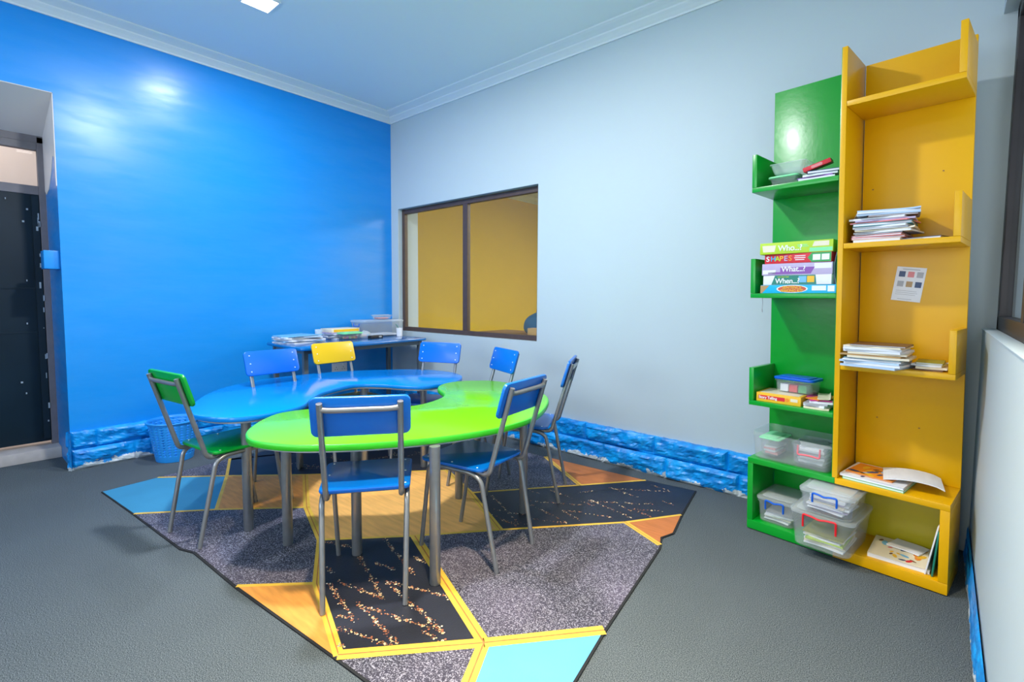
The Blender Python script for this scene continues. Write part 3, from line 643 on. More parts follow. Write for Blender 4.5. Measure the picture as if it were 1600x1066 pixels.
sb('base_side', (0, .026, 0, SD, .0483, SH0-.0263), M['green']); sb('base_side', (SB-.030, SB, 0, SD, .0483, SH0-.0263), M['yellow'])
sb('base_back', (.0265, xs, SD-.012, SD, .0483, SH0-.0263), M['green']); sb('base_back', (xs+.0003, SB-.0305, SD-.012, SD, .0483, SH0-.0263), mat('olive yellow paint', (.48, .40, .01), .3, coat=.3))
cth, sth = math.cos(STH), math.sin(STH)
def SP(u, v, z):
    x = u-.0189*z; y = v-.0062*z
    return (SX+x*cth-y*sth, SY+x*sth+y*cth, z)
def on_shelf(o, u, v, z, rz=0):
    o.location = SP(u, v, z); o.rotation_euler = (0, 0, STH+R(rz)); return o
def on_desk(o, x, y, z, rz=0):
    o.location = (x, y, z); o.rotation_euler = (0, 0, R(rz)); return o

# ------------------------------------------------------------------ books, papers, boxes
EPS = .0006
def book(wd, dp, th, cover, page=None, soft=False):
    """closed book: cover wraps left side; centred on x, y; sits on z=0"""
    o = empty('book'); e = .003
    bm = bmesh.new(); t = min(.0018, th*.2)
    box(bm, -wd/2, wd/2, -dp/2, dp/2, 0, t); box(bm, -wd/2, wd/2, -dp/2, dp/2, th-t, th); box(bm, -wd/2, wd/2, dp/2-t, dp/2, t, th-t)
    new_obj('cover', bm, cover, o)
    obox('pages', (-wd/2+e, wd/2-e, -dp/2+e*.6, dp/2-t-.0002, t, th-t), page or M['paper'], o)
    return o
def sheets(wd, dp, th, m=None, seed=0, curl=.0):
    """loose papers or an exercise book: slightly wavy slab"""
    bm = bmesh.new(); n = 8; rnd = random.Random(seed); a, b = rnd.uniform(0, 6), rnd.uniform(-.5, .5)
    top = [[None]*(n+1) for _ in range(n+1)]; bot = [[None]*(n+1) for _ in range(n+1)]
    for i in range(n+1):
        for j in range(n+1):
            u = i/n-.5; v = j/n-.5; c = curl*(max(0, abs(u)-.3)/.2)**2*(1 if u*rnd.choice((1, 1)) > 0 else .3)
            x = u*wd; y = v*dp+.004*math.sin(u*5+a); top[i][j] = bm.verts.new((x, y, th+c)); bot[i][j] = bm.verts.new((x+.0015*b, y, c*.8))
    for i in range(n):
        for j in range(n):
            bm.faces.new((top[i][j], top[i+1][j], top[i+1][j+1], top[i][j+1])); bm.faces.new((bot[i][j+1], bot[i+1][j+1], bot[i+1][j], bot[i][j]))
    rim = lambda g: [g[i][0] for i in range(n+1)]+[g[n][j] for j in range(1, n+1)]+[g[i][n] for i in range(n-1, -1, -1)]+[g[0][j] for j in range(n-1, 0, -1)]
    A, B = rim(top), rim(bot)
    for i in range(len(A)): bm.faces.new((A[i], B[i], B[(i+1) % len(A)], A[(i+1) % len(A)]))
    return new_obj('exercise_book', bm, m or M['paper'])
ORD = ['bottom', 'second', 'third', 'fourth', 'fifth', 'sixth', 'seventh', 'eighth', 'ninth', 'tenth', 'eleventh', 'twelfth', 'thirteenth']
def pile(spec, place, u, v, z, where, group, seed=1, jit=.012, base=(.2, .15)):
    rnd = random.Random(seed); n = len(spec)
    for i, (kind, colr, th, du, sc, rz) in enumerate(spec):
        wd, dp = base[0]*sc, base[1]*min(1, .85+.15*sc)
        word = {'p': 'papers', 'b': 'book', 'x': 'exercise book'}[kind]
        if kind == 'b': o = book(wd, dp, th, M['k_'+colr])
        else: o = sheets(wd, dp, th, M['paper'] if colr == 'white' else M['k_'+colr], seed*31+i, curl=.012*rnd.random() if i == n-1 and 'flat box' not in where else 0); o.name = 'paper_sheaf' if kind == 'p' else 'exercise_book'
        place(o, u+du+rnd.uniform(-.007, .007), v+rnd.uniform(-jit, jit)*.5, z, rz*1.3)
        pos = 'topmost' if i == n-1 else ('lowest' if i == 0 else ORD[i]+' from the bottom')
        cn = {'skyblue': 'sky blue', 'paleblue': 'pale blue', 'dkteal': 'dark teal'}.get(colr, colr)
        tag(o, f'{cn} {word}, {pos}, {where}', 'papers' if kind == 'p' else 'book', group)
        z += th+EPS
    return z

# --- clear tubs
def tub(wd, dp, h, lid=True, hc=None, hstyle='arch', name='storage_box', taper=.9, lidm='clear_lid', body='clear', lh=.014, hw=.055, hoff=0, fm=None, hdrop=.035):
    o = empty(name); bm = bmesh.new(); r = min(wd, dp)*.12
    def ring(s, z, t=0):
        k = taper+(1-taper)*s; return [bm.verts.new((x, y, z)) for x, y in rrect(-wd/2*k+t, wd/2*k-t, -dp/2*k+t, dp/2*k-t, r, 5)]
    lv = [ring(0, 0, .008), ring(.03, .008, .0), ring(.5, h*.5), ring(.92, h*.90), ring(.97, h*.91, -.004), ring(1, h, -.004), ring(1, h, .002), ring(.9, h*.9, .0025), ring(.03, .010, .003), ring(0, .004, .012)]
    n = len(lv[0])
    for a, b in zip(lv, lv[1:]):
        for i in range(n): bm.faces.new((a[i], a[(i+1) % n], b[(i+1) % n], b[i]))
    bm.faces.new(lv[0][::-1]); bm.faces.new(lv[-1]); new_obj('box_body', bm, M[body], o, True)
    if lid:
        bm = bmesh.new(); prism(bm, rrect(-wd/2-.008, wd/2+.008, -dp/2-.008, dp/2+.008, r+.006, 5), h+.0004, h+lh, 0, round_=.003)
        prism(bm, rrect(-wd/2+.012, wd/2-.012, -dp/2+.012, dp/2-.012, r, 5), h+lh+.0002, h+lh+.004, 0, round_=.0015); new_obj('lid', bm, M[lidm], o, True)
    if hc:
        bm = bmesh.new(); y = -dp/2-.013; zt = h-.004
        if hstyle == 'arch': pts = [(-hw+hoff, y+.003, zt-hdrop), (-hw+hoff, y, zt+.010), (-hw*.4+hoff, y-.002, zt+.008), (0+hoff, y-.002, zt+.002), (hw*.4+hoff, y-.002, zt+.008), (hw+hoff, y, zt+.010), (hw+hoff, y+.003, zt-hdrop)]
        else: pts = [(-hw+hoff, y+.003, zt), (-hw+hoff, y, zt-hdrop), (-hw*.3+hoff, y-.002, zt-hdrop+.004), (hw*.3+hoff, y-.002, zt-hdrop+.004), (hw+hoff, y, zt-hdrop), (hw+hoff, y+.003, zt)]
        tube(bm, fillet(pts, .008, 4), .0042, 8); new_obj('handle', bm, M[hc], o, True)
    return o
def fill(n, wd, dp, place, u, v, z, where, grp, cols, seed, th=.004):
    rnd = random.Random(seed)
    for i in range(n):
        c = cols[i % len(cols)]; o = sheets(wd*rnd.uniform(.85, 1), dp*rnd.uniform(.85, 1), th, M['paper'] if c == 'white' else M['k_'+c], seed*17+i); o.name = 'paper_sheaf'
        place(o, u+rnd.uniform(-.006, .006), v+rnd.uniform(-.006, .006), z, rnd.uniform(-6, 6)); z += th+EPS
        tag(o, f'{c} papers, {"topmost" if i == n-1 else ("lowest" if i == 0 else ORD[i]+" from the bottom")}, lying {where}', 'papers', grp)
    return z

# base compartment
b = tub(.235, .30, .150, hc='h_red', hw=.062, hdrop=.045); on_shelf(b, .350, .038, .0486); tag(b, 'large clear plastic box with red handle, sticking out of the bottom of the shelf', 'storage box', 'clear storage boxes on the bookshelf')
fill(7, .165, .22, on_shelf, .35, .03, .061, 'in the clear box with the red handle', 'papers in the red handled box', ['white', 'cream', 'white', 'lime', 'white', 'cream', 'olive'], 11, .007)
b2 = tub(.195, .235, .088, hc='h_blue', hw=.045, hdrop=.030, taper=.93); on_shelf(b2, .372, -.005, .0486+.1690); tag(b2, 'clear plastic box with blue handle, stacked on the large red handled box', 'storage box', 'clear storage boxes on the bookshelf')
fill(9, .148, .185, on_shelf, .372, -.005, .231, 'in the upper blue handled box', 'papers in the stacked blue handled box', ['white', 'lilac', 'white', 'white', 'cream'], 12, .006)
b3 = tub(.165, .225, .112, hc='h_blue', hw=.040, hdrop=.034, taper=.92); on_shelf(b3, .124, .125, .0486); tag(b3, 'clear plastic box with blue handle, at the left inside the green bottom compartment', 'storage box', 'clear storage boxes on the bookshelf')
fill(6, .125, .18, on_shelf, .124, .125, .060, 'in the lower left blue handled box', 'papers in the left blue handled box', ['white', 'grey', 'cream', 'white', 'white', 'grey'], 13, .006)

# picture covered books in the yellow bottom compartment
def picture_book(wd, dp, th, base, blobs, seed, name='picture_book'):
    o = empty(name); bm = bmesh.new(); box(bm, -wd/2, wd/2, -dp/2, dp/2, th-.0015, th); box(bm, -wd/2, wd/2, -dp/2, dp/2, 0, .0015); box(bm, -wd/2, -wd/2+.0015, -dp/2, dp/2, .0015, th-.0015)
    new_obj('cover', bm, M['k_'+base], o); obox('pages', (-wd/2+.0016, wd/2-.002, -dp/2+.002, dp/2-.002, .0016, th-.0016), M['paper'], o)
    bm = bmesh.new(); rnd = random.Random(seed); n = len(blobs)
    for i in range(n*3):
        cx = rnd.uniform(-.38, .38)*wd; cy = rnd.uniform(-.40, .40)*dp; a0 = rnd.random()*6; s = rnd.uniform(.007, .019); k = 9
        q = [(cx+s*(1.5*math.cos(a0)*math.cos(2*math.pi*j/k)-math.sin(a0)*math.sin(2*math.pi*j/k)*.7)*rnd.uniform(.8, 1.1), cy+s*(1.5*math.sin(a0)*math.cos(2*math.pi*j/k)+math.cos(a0)*math.sin(2*math.pi*j/k)*.7)) for j in range(k)]
        f = bm.faces.new([bm.verts.new((x, y, th+.0003+i*.00002)) for x, y in q]); f.material_index = i % n
        f.normal_update()
        if f.normal.z < 0: f.normal_flip()
    new_obj('cover_picture', bm, [M['k_'+c] for c in blobs], o); return o
o = picture_book(.205, .215, .018, 'cream', ['gold', 'red', 'brown', 'gold', 'orange', 'navy', 'skyblue'], 5); on_shelf(o, .588, .135, .0486, 4); tag(o, 'cream picture book with gold and red drawings, lying in the yellow bottom compartment', 'book')
o = sheets(.115, .10, .004, M['paper'], 55); o.name = 'folded_leaflet'; on_shelf(o, .600, .190, .0700, -12); tag(o, 'white folded leaflet lying on the cream picture book', 'leaflet')
def standing(wd, h, th, m, u, v, z, lean_, name, label, cat, rz=0):
    o = obox(name, (-th/2, th/2, -wd/2, wd/2, 0, h), m, bev=.0008); p = SP(u, v, z); o.location = p; o.rotation_euler = (0, R(lean_), STH+R(rz)); return tag(o, label, cat)
standing(.20, .205, .005, M['paper'], .683, .125, .0492, 9, 'thin_book', 'thin white book leaning against the right side of the bottom compartment', 'book')
standing(.20, .185, .006, M['k_dkteal'], .7045, .125, .0492, 4, 'thin_book', 'dark teal book standing behind the leaning white one in the bottom compartment', 'book')

# on top of the yellow base: picture books and a fanned sheaf
zb = SH0+.0005
o = picture_book(.215, .225, .010, 'mint', ['navy', 'red'], 6); on_shelf(o, .510, .125, zb, -3); tag(o, 'green covered book under the white one on the yellow base', 'book')
o = picture_book(.225, .225, .011, 'white', ['red', 'green', 'navy', 'gold'], 8); on_shelf(o, .505, .125, zb+.0115, -3); tag(o, 'white picture book with a red and green drawing on the yellow base', 'book')
o = picture_book(.17, .165, .005, 'orange', ['navy', 'black', 'skyblue', 'gold'], 9); on_shelf(o, .492, .125, zb+.0235, -6); tag(o, 'thin orange picture book lying open faced on the white one', 'book')
bm = bmesh.new(); n = 8; g = [[None]*(n+1) for _ in range(n+1)]; g2_ = [[None]*(n+1) for _ in range(n+1)]
for i in range(n+1):
    for j in range(n+1):
        u = i/n; v = j/n-.5; zz = .028*math.sin(min(1, u*1.15)*math.pi*.5)*(1-u)**.5 if u < 1 else 0
        g[i][j] = bm.verts.new((u*.195, v*.17, zz+.004)); g2_[i][j] = bm.verts.new((u*.195, v*.17, zz))
for i in range(n):
    for j in range(n):
        bm.faces.new((g[i][j], g[i+1][j], g[i+1][j+1], g[i][j+1])); bm.faces.new((g2_[i][j+1], g2_[i+1][j+1], g2_[i+1][j], g2_[i][j]))
rim = lambda q: [q[i][0] for i in range(n+1)]+[q[n][j] for j in range(1, n+1)]+[q[i][n] for i in range(n-1, -1, -1)]+[q[0][j] for j in range(n-1, 0, -1)]
A, B = rim(g), rim(g2_)
for i in range(len(A)): bm.faces.new((A[i], B[i], B[(i+1) % len(A)], A[(i+1) % len(A)]))
o = new_obj('paper_sheaf', bm, M['paper'], smooth=True); on_shelf(o, .520, .12, zb+.0295, 12); o.rotation_euler.y = R(1.5); tag(o, 'bent white paper booklet fanned over the orange book on the yellow base', 'papers')

# big open bin on the green base with a smaller red handled tub inside
b = tub(.345, .235, .130, lid=False, taper=.94); on_shelf(b, .1805, .125, zb); tag(b, 'wide open clear plastic bin standing on the green base', 'storage box', 'clear storage boxes on the bookshelf')
b = tub(.150, .185, .098, lid=False, hc='h_pink', hstyle='u', hw=.045, hdrop=.042, taper=.94); on_shelf(b, .262, .120, zb+.0105); tag(b, 'smaller clear tub with a faded red handle inside the wide open bin', 'storage box', 'clear storage boxes on the bookshelf')
zt_ = fill(7, .115, .14, on_shelf, .262, .12, zb+.021, 'in the smaller tub inside the wide bin', 'papers in the small tub', ['white', 'grey', 'white'], 21, .010)
o = sheets(.12, .13, .003, M['k_grey'], 77); o.name = 'worksheet'; on_shelf(o, .255, .125, zt_+.001, 24); tag(o, 'grey printed worksheet on top of the small tub contents in the wide bin', 'papers')
b = tub(.085, .150, .082, lid=True, taper=.96, lidm='k_mint', body='clear', lh=.008); on_shelf(b, .078, .125, zb+.0105); tag(b, 'small clear tub with pale green lid at the left inside the wide bin', 'storage box', 'clear storage boxes on the bookshelf')
fill(4, .06, .11, on_shelf, .078, .125, zb+.021, 'in the green lidded tub in the wide bin', 'papers in the green lidded tub', ['pink', 'white'], 23, .009)

# third green shelf: story box, blue lidded box, papers
zs = g3+PT+.0005
def game(wd, dp, h, base, label, place, *a, **k):
    o = obox('game_box', (-wd/2, wd/2, -dp/2, dp/2, 0, h), base, bev=.0012); place(o, *a); tag(o, label, 'game box', k.get('group')); return o
def patch(par, name, m, quads, d, lift=0):
    """flat printed shapes on the front face, one part each; quads in x, z"""
    for q in quads:
        bm = bmesh.new(); a = [bm.verts.new((x, -d/2-.0004-lift, z)) for x, z in q]; c = [bm.verts.new((x, -d/2+.0002-lift, z)) for x, z in q]
        bm.faces.new(a); bm.faces.new(c[::-1])
        for i in range(len(a)): bm.faces.new((a[i], a[(i+1) % len(a)], c[(i+1) % len(a)], c[i]))
        new_obj(name, bm, m, par)
rq = lambda x0, x1, z0, z1: [(x0, z0), (x1, z0), (x1, z1), (x0, z1)]
sw, sd_, shh = .195, .17, .042
s_ = game(sw, sd_, shh, M['k_gold'], 'yellow story telling box, flat on the third green shelf from the top', on_shelf, .1235, .105, zs, 2)
patch(s_, 'title_band', M['k_red'], [rq(-.088, .030, .012, .030)], sd_)
text_mesh('lettering', 'Story Telling', .0185, M['white'], s_, (-.086, -sd_/2-.0006, .0145), (R(90), 0, 0), .92)
patch(s_, 'round_emblem', M['k_orange'], [[(.040+.009*math.cos(a*.5236), .021+.009*math.sin(a*.5236)) for a in range(12)]], sd_)
patch(s_, 'white_strip', M['k_cream'], [rq(.054, .084, .016, .030)], sd_)
bm = bmesh.new(); box(bm, -.085, .085, -.075, .075, shh+.0003, shh+.0012); new_obj('lid_print', bm, M['k_cream'], s_)
b = tub(.165, .115, .062, lidm='h_blue', body='clear', lh=.012, taper=.94, name='lunch_box'); on_shelf(b, .170, .145, zs+.0436, -4); tag(b, 'clear food box with a blue lid on top of the yellow story telling box', 'plastic box')
for i, (cn, x) in enumerate((('white', -.045), ('red', -.005), ('green', .035))):
    o = obox('card_pack', (-.018, .018, -.035, .035, 0, .036), M['k_'+cn], bev=.001); p = SP(.170+x, .140, zs+.0436+.0050); o.location = p; o.rotation_euler = (0, 0, STH-R(4)); tag(o, f'{cn} card pack inside the blue lidded food box', 'card pack', 'card packs in the food box')
bm = bmesh.new(); prism(bm, rrect(-.07, .07, -.045, .045, .01), .0747, .0757); new_obj('lid_sticker', bm, M['k_dkteal'], b)
zq = pile([('x', 'cream', .008, .0, 1, 6), ('x', 'white', .010, .01, .9, -8), ('x', 'grey', .006, .0, .95, 3), ('x', 'white', .009, .006, .9, 10), ('x', 'magenta', .005, -.012, .85, 20), ('x', 'orange', .004, .01, .6, -15), ('x', 'cream', .004, .012, .5, 12)], on_shelf, .284, .105, zs, 'beside the story telling box', 'books beside the story box', 31, base=(.10, .17))

# second green shelf: five game boxes
zs = g2+PT+.0005; gd = .20; gx = .205; grp = 'game boxes stacked on the second green shelf'
k1_ = game(.312, gd, .038, M['k_cyan'], 'blue sentence making kit box, lowest of the stacked games', on_shelf, .2025, .105, zs, 0, group=grp); z = zs+.0386
patch(k1_, 'title_panel', M['white'], [[(-.020+.066*math.cos(t*.2618)*(1 if abs(math.cos(t*.2618)) < .8 else 1), .0195+.0175*math.sin(t*.2618)) for t in range(24)]], gd)
patch(k1_, 'title_panel', M['k_rust'], [[(-.020+.060*math.cos(t*.2618), .0195+.0150*math.sin(t*.2618)) for t in range(24)]], gd, .0004)
for j, s in enumerate(('SENTENCE', 'MAKING KIT')): text_mesh('lettering', s, .0175, M['k_gold'], k1_, (-.020, -gd/2-.0012, .0205-.0150*j), (R(90), 0, 0), 1.0, align='CENTER')
patch(k1_, 'corner_print', M['k_tan'], [[(-.158, .001), (-.150, .001), (-.118, .036), (-.158, .036)]], gd)
patch(k1_, 'white_strip', M['k_white'], [rq(.062, .118, .012, .033), rq(.124, .150, .008, .033)], gd)
k2_ = game(.285, gd, .044, M['k_white'], 'teal and white When game box, second lowest in the stack', on_shelf, .200, .105, z, -1, group=grp); z += .0446
patch(k2_, 'colour_band', M['k_dkteal'], [[(-.105, .001), (.085, .001), (.080, .043), (-.090, .043)]], gd)
text_mesh('lettering', 'When...?', .033, M['white'], k2_, (-.088, -gd/2-.0008, .0065), (R(90), 0, 0), .95, ext=.0005); text_mesh('lettering', "Let's Find Out!", .0085, M['k_lime'], k2_, (-.078, -gd/2-.0008, .0335), (R(90), 0, 0), 1)
patch(k2_, 'picture_card', M['k_skyblue'], [rq(.012, .044, .010, .038)], gd, .0004)
patch(k2_, 'picture_card', M['k_gold'], [rq(.047, .076, .010, .038)], gd, .0004)
k3_ = game(.292, gd, .053, M['k_lilac'], 'white and purple What game box in the middle of the stack', on_shelf, .196, .105, z, .5, group=grp); z += .0536
patch(k3_, 'colour_band', M['k_purple'], [[(-.118, .004), (.062, .004), (.078, .034), (-.065, .034), (-.065, .014), (-.118, .014)]], gd)
text_mesh('lettering', 'What...?', .034, M['white'], k3_, (-.060, -gd/2-.0008, .0155), (R(90), 0, 0), .95, ext=.0005); text_mesh('lettering', 'Let', .028, M['k_lilac'], k3_, (-.125, -gd/2-.0008, .0165), (R(90), 0, 0), .8) if 0 else None
patch(k3_, 'white_strip', M['k_white'], [rq(.075, .142, .026, .049), rq(-.142, -.085, .006, .024)], gd)
k4_ = game(.278, gd, .043, M['k_red'], 'red and green shapes puzzle box, second from the top of the stack', on_shelf, .202, .105, z, -1, group=grp); z += .0436
patch(k4_, 'colour_band', M['k_green'], [[(.045, .021), (.062, .001), (.138, .001), (.138, .042), (.062, .042)]], gd)
patch(k4_, 'picture_card', M['white'], [rq(.066, .096, .009, .034), rq(.101, .131, .009, .034)], gd, .0004)
for i, (chh, cc) in enumerate(zip('SHAPES', ('white', 'cyan', 'lime', 'gold', 'lilac', 'orange'))): text_mesh('lettering', chh, .033, M['k_'+cc], k4_, (-.132+i*.0195, -gd/2-.0008, .011), (R(90), 0, 0), 1.0, ext=.0006)
patch(k4_, 'white_strip', M['k_white'], [rq(-.008, .036, .029, .0325), rq(-.010, .036, .0205, .024), rq(-.006, .032, .012, .0155)], gd)
k5_ = game(.300, gd, .052, M['k_lime'], 'lime green Who game box, topmost in the stack', on_shelf, .190, .100, z, 2, group=grp); z += .0526
text_mesh('lettering', 'Who...?', .036, M['white'], k5_, (-.070, -gd/2-.0008, .013), (R(90), 0, 0), .95, ext=.0005)
patch(k5_, 'picture_card', M['k_cream'], [[(-.135, .010), (-.085, .010), (-.080, .040), (-.140, .040)], [(.070, .026), (.135, .026), (.135, .047), (.078, .047)]], gd)
patch(k5_, 'white_strip', M['k_mint'], [rq(.060, .148, .003, .020), rq(.010, .050, .034, .037), rq(.012, .055, .027, .030)], gd)
def folder(u, m, h, label):
    bm = bmesh.new(); n = 8; A_ = []; 
    for i in range(n+1):
        zz = h*i/n; x = -.012*math.sin(math.pi*i/n*.9)+.006*i/n; A_.append((x, zz))
    prof = A_+[(x+.002, z_) for x, z_ in reversed(A_)]
    a = [bm.verts.new((x, -.09, z_)) for x, z_ in prof]; c = [bm.verts.new((x, .09, z_)) for x, z_ in prof]
    bm.faces.new(a); bm.faces.new(c[::-1])
    for i in range(len(a)): bm.faces.new((a[i], a[(i+1) % len(a)], c[(i+1) % len(a)], c[i]))
    o = new_obj('folder', bm, m, smooth=True); p = SP(u, .12, zs+.039); o.location = p; o.rotation_euler = (0, 0, STH); tag(o, label, 'folder')
folder(.3500, M['k_paleblue'], .155, 'pale blue plastic folder standing upright right of the game boxes')
# short thread hanging below the second green shelf
bm = bmesh.new(); tube(bm, [(0, 0, 0), (.002, 0, -.02), (0, 0, -.055)], .0012, 6); tube(bm, [(0, 0, -.053), (.001, 0, -.068)], .0026, 6)
o = new_obj('cord_end', bm, M['k_grey']); o.location = SP(.045, .03, g2-.0003); tag(o, 'short grey thread hanging under the second green shelf', 'thread')

# top green shelf
zs = g1+PT+.0005
b = tub(.120, .10, .040, lidm='k_mint', taper=.86, lh=.009, name='food_tub'); on_shelf(b, .118, .105, zs); tag(b, 'low clear food tub with a green lid on the top green shelf', 'plastic box')
b = tub(.150, .12, .052, lid=False, taper=.82, name='food_tub', body='clear_lid'); on_shelf(b, .135, .110, zs+.0538); tag(b, 'open clear tub stacked on the green lidded one on the top green shelf', 'plastic box')
zq = pile([('x', 'white', .012, .0, 1.2, 3), ('x', 'purple', .006, .004, 1.2, -2), ('x', 'white', .009, .01, 1.15, 2), ('b', 'navy', .012, .02, 1.1, 6)], on_shelf, .262, .115, zs, 'on the top green shelf', 'books on the top green shelf', 41, base=(.118, .17))
o = obox('pencil_tin', (-.055, .055, -.045, .045, 0, .020), M['k_red'], bev=.004); o.location = SP(.262, .07, zq+.017); o.rotation_euler = (R(8), R(-17), STH+R(8)); tag(o, 'shiny red pencil tin lying tilted on the books of the top green shelf', 'pencil tin')
bm = bmesh.new(); prism(bm, rrect(-.022, .022, -.006, .006, .005), .0, .0006); e_ = new_obj('emblem', bm, M['k_pink'], o); e_.rotation_euler = (R(90), 0, 0); e_.location = (0, -.0452, .010)

# yellow shelves
zs = z2+PT+.0005
o = book(.14, .18, .012, M['k_navy']); on_shelf(o, .640, .15, zs, -10); tag(o, 'dark navy book lying flat right of the pile on the upper yellow shelf', 'book')
pile([('b', 'cream', .014, .005, 1, 0), ('b', 'pink', .008, .004, 1.1, 3), ('b', 'pink', .008, .008, 1.05, -2), ('b', 'black', .005, .0, 1.0, 1), ('x', 'white', .007, .018, 1.2, -4), ('x', 'cream', .006, .02, 1.2, 3)], on_shelf, .488, .115, zs+.0126 if 0 else zs, 'upper yellow shelf, lower half of the pile', 'books on the upper yellow shelf', 51, base=(.165, .17))
pile([('b', 'grey', .006, .0, 1.1, 2), ('x', 'white', .008, .005, 1.1, -3), ('b', 'teal', .012, .0, 1.2, 3), ('x', 'pink', .005, .002, 1.2, -4), ('x', 'lilac', .007, .005, 1.2, 5), ('x', 'white', .008, .0, 1.15, -2), ('b', 'brown', .006, .025, 1.0, 12), ('x', 'paleblue', .007, .02, 1.25, 8), ('x', 'white', .008, .014, 1.25, 14), ('x', 'paleblue', .006, .016, 1.25, 10)], on_shelf, .495, .115, zs+.0517, 'upper yellow shelf, upper half of the pile', 'books on the upper yellow shelf', 52, base=(.165, .17))
zs = z3+PT+.0005
pile([('x', 'brown', .006, 0, 1, -2), ('x', 'cream', .009, 0, 1, 3), ('x', 'white', .008, .0, 1, -3), ('b', 'olive', .007, -.004, .9, 4)], on_shelf, .668, .125, zs, 'small pile, right of the lower yellow shelf', 'books at the right of the lower yellow shelf', 61, base=(.095, .16))
zz = pile([('x', 'paleblue', .009, 0, 1, -8), ('x', 'white', .008, .005, 1, -4), ('x', 'paleblue', .008, -.004, 1.05, -2), ('x', 'white', .006, .0, 1, 2), ('b', 'teal', .005, .008, 1, -1), ('x', 'cream', .008, .012, 1.05, 2), ('x', 'tan', .006, .004, 1.05, -1), ('x', 'cream', .007, .012, 1, 3), ('x', 'white', .010, .008, 1.0, -3), ('x', 'white', .009, .006, 1.0, 1), ('x', 'cream', .006, .012, 1.0, -2), ('b', 'brown', .005, .016, .95, 2)], on_shelf, .498, .052, zs, 'big pile, lower yellow shelf', 'papers on the lower yellow shelf', 62, base=(.195, .19))
# sheet taped to the yellow back panel
po = empty('picture_sheet', SP(.563, SD-.0195, 1.197), STH); po.rotation_euler = (0, R(7), STH); tag(po, 'white sheet with six small pictures stuck on the yellow back panel', 'poster')
obox('sheet', (-.051, .051, -.0008, .0004, -.073, .073), M['k_white'], po)
bm = bmesh.new(); mi = 0
for i in range(3):
    for j in range(2): box(bm, -.040+.031*i, -.018+.031*i, -.0013, -.0006, .030-.042*j, .054-.042*j, mi=(i+j*2) % 4)
new_obj('printed_picture', bm, [M['k_navy'], M['k_pink'], M['k_grey'], M['k_tan']], po)
bm = bmesh.new()
for q in ((-.030, .030, .0615, .0645), (-.040, .032, -.030, -.0285), (-.040, .036, -.038, -.0365), (-.040, .030, -.046, -.0445), (-.030, .020, -.066, -.064)): box(bm, q[0], q[1], -.0013, -.0006, q[2], q[3])
new_obj('printed_lines', bm, M['k_grey'], po)
bm = bmesh.new()
for u, z in ((-.14, 1.62), (.10, 1.66), (-.10, .60), (.05, .58)): box(bm, u-.003, u+.003, -.001, 0, z-.002, z+.002)
for v in bm.verts: v.co = lean(v.co+Vector((.565, SD-.0183, 0)))
new_obj('nail_holes', bm, M['k_brown'], shf)

# ------------------------------------------------------------------ things on the desk
dz = DT+.0005
zt_ = pile([('x', 'white', .010, 0, 1.05, 12), ('x', 'skyblue', .007, -.01, 1, -6), ('x', 'white', .009, .01, 1, 8), ('x', 'grey', .006, 0, 1, 20), ('x', 'white', .010, -.01, 1, 3), ('x', 'paleblue', .006, .0, 1, -12), ('x', 'skyblue', .005, -.02, 1, 15)], on_desk, .295, -1.10, dz, 'pile at the left end of the desk', 'papers at the left end of the desk', 71, base=(.24, .30))
def cup(x, y, r0, r1, h, m, label, name='cup'):
    bm = bmesh.new(); lathe(bm, [(r0, 0), (r1, h), (r1-.0015, h), (r0-.0015, .002)], 28); o = new_obj(name, bm, m, smooth=True); o.location = (x, y, dz); tag(o, label, 'cup'); return o
cup(.185, -.875, .024, .031, .088, M['frost'], 'frosted blue translucent cup on the desk between the paper piles')
zt_ = pile([('x', 'white', .010, 0, 1, 15), ('x', 'grey', .008, .01, 1, -8), ('x', 'white', .009, 0, 1, 6), ('x', 'navy', .006, .005, 1, -4), ('x', 'white', .012, 0, 1, 12), ('x', 'lilac', .010, .01, 1, 2)], on_desk, .155, -.665, dz, 'under the flat box on the desk', 'papers in the middle of the desk', 72, base=(.17, .27))
o = obox('flat_box', (-.085, .085, -.14, .14, 0, .030), M['k_cream'], bev=.002); on_desk(o, .150, -.655, zt_, 4); tag(o, 'cream flat box with a gold printed side, on the middle paper pile of the desk', 'box')
obox('side_print', (.0852, .0858, -.12, .132, .003, .024), M['k_gold'], o)
b = tub(.10, .185, .046, taper=.92, lidm='k_mint', lh=.014, name='bead_box'); on_desk(b, .312, -.655, dz, 3); tag(b, 'clear box of coloured beads with a pale green lid on the desk', 'plastic box')
rnd = random.Random(5)
for i in range(12):
    bm = bmesh.new(); bmesh.ops.create_uvsphere(bm, u_segments=10, v_segments=8, radius=.010); cc = ('gold', 'red', 'magenta', 'lime', 'orange')[i % 5]
    o = new_obj('bead', bm, M['k_'+cc], smooth=True); row, k_ = divmod(i, 6); o.location = (.300+row*.024, -.710+k_*.0215, dz+.0148); tag(o, f'{cc} plastic bead in the green lidded box on the desk', 'bead', 'beads in the green lidded box')
b = tub(.24, .43, .135, taper=.92, lid=True, lh=.016); on_desk(b, .155, -.275, dz, 0); tag(b, 'large frosted storage box at the right end of the desk by the corner', 'storage box')
b.rotation_euler = (0, 0, 0)
bm = bmesh.new(); tube(bm, fillet([(.07, -.236, .125), (.07, -.240, .100), (-.02, -.240, .100), (-.02, -.236, .125)], .008, 4), .0045, 8); new_obj('handle', bm, M['h_blue'], b, True)
o = sheets(.19, .34, .012, M['paper'], 91); o.name = 'paper_sheaf'; on_desk(o, .155, -.275, dz+.0108, 0); tag(o, 'white papers lying in the large frosted box on the desk', 'papers')
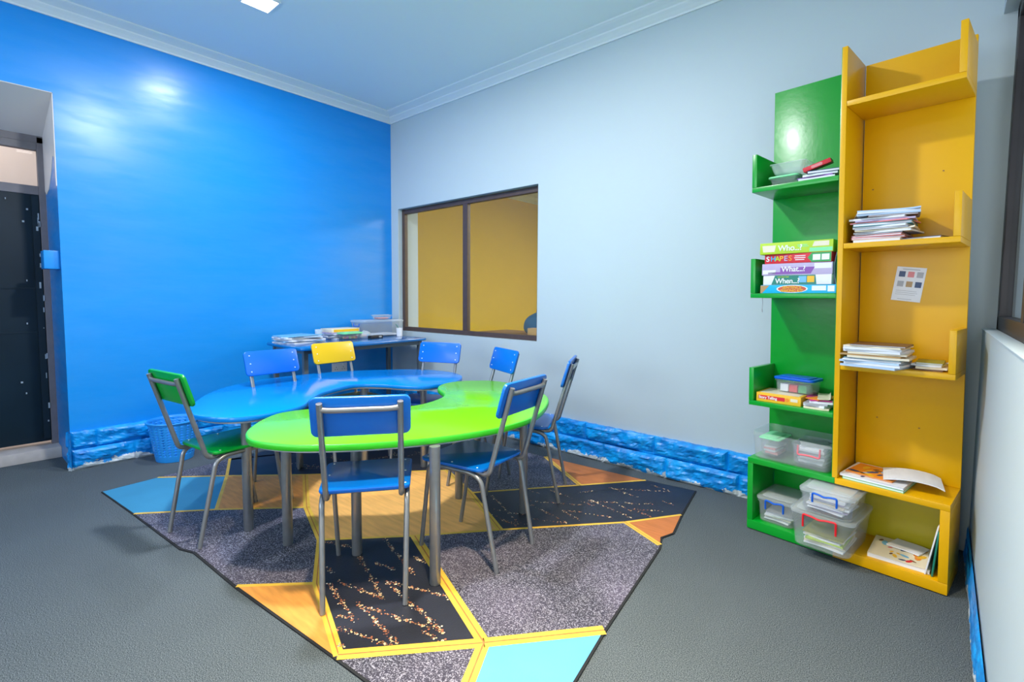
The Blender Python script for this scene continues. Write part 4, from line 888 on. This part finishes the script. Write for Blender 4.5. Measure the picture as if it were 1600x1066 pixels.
b = tub(.09, .165, .034, taper=.9, lid=True, lh=.006, name='crayon_tub'); on_desk(b, .150, -.225, dz+.1564, 0); tag(b, 'small clear tub of red crayons on top of the large frosted box', 'plastic box')
for i in range(5):
    bm = bmesh.new(); tube(bm, [(0, -.058, 0), (0, .045, 0), (0, .058, 0)], [.0055, .0055, .001], 8); o = new_obj('crayon', bm, M['k_red'] if i % 2 else M['k_pink'], smooth=True); o.location = (.122+i*.014, -.225, dz+.1564+.0105); tag(o, f'{"red" if i % 2 else "pink"} crayon inside the small clear tub on the frosted box', 'crayon', 'crayons in the small tub')
c_ = cup(.335, -.155, .026, .029, .078, M['k_white'], 'white beaker with a dark drinking straw at the right end of the desk')
bm = bmesh.new(); tube(bm, [(0, 0, .01), (-.008, -.012, .085), (-.018, -.030, .112)], .003, 8); o = new_obj('drinking_straw', bm, M['k_dkteal'], smooth=True); o.location = (.335, -.155, dz+.002); tag(o, 'dark drinking straw standing in the white beaker', 'straw')
# black stapler-like pencil case
o = obox('pencil_case', (-.022, .022, -.075, .075, 0, .028), M['black'], bev=.007); on_desk(o, .395, -.455, dz, 14); tag(o, 'long black case with a white squiggle on the desk in front of the frosted box', 'pencil case')
bm = bmesh.new()
for yy in (.028, .045): tube(bm, [(.0225, yy+.007*math.cos(a*.63), .014+.007*math.sin(a*.63)) for a in range(10)], .0012, 6, closed=True)
new_obj('white_mark', bm, M['white'], o)
bm = bmesh.new(); bmesh.ops.create_icosphere(bm, subdivisions=3, radius=1)
for v in bm.verts: v.co = Vector((v.co.x*.038, v.co.y*.052, max(-.9, v.co.z)*.036+.0325))*(1+.12*noise.noise(v.co*2.3)); v.co.z = max(.0005, v.co.z)
o = new_obj('plastic_bag', bm, M['frost'], smooth=True); on_desk(o, .345, -.530, dz, 0); tag(o, 'crumpled clear plastic bag of bits on the desk beside the bead box', 'plastic bag')
for i, cc in enumerate(('gold', 'pink', 'skyblue')):
    bm = bmesh.new(); bmesh.ops.create_icosphere(bm, subdivisions=2, radius=.013); o = new_obj('toy_piece', bm, M['k_'+cc], smooth=True); o.location = (.345+(i-1)*.004, -.555+i*.026, dz+.026); tag(o, f'{"sky blue" if cc == "skyblue" else cc} toy piece inside the crumpled plastic bag', 'toy piece', 'toy pieces in the plastic bag')
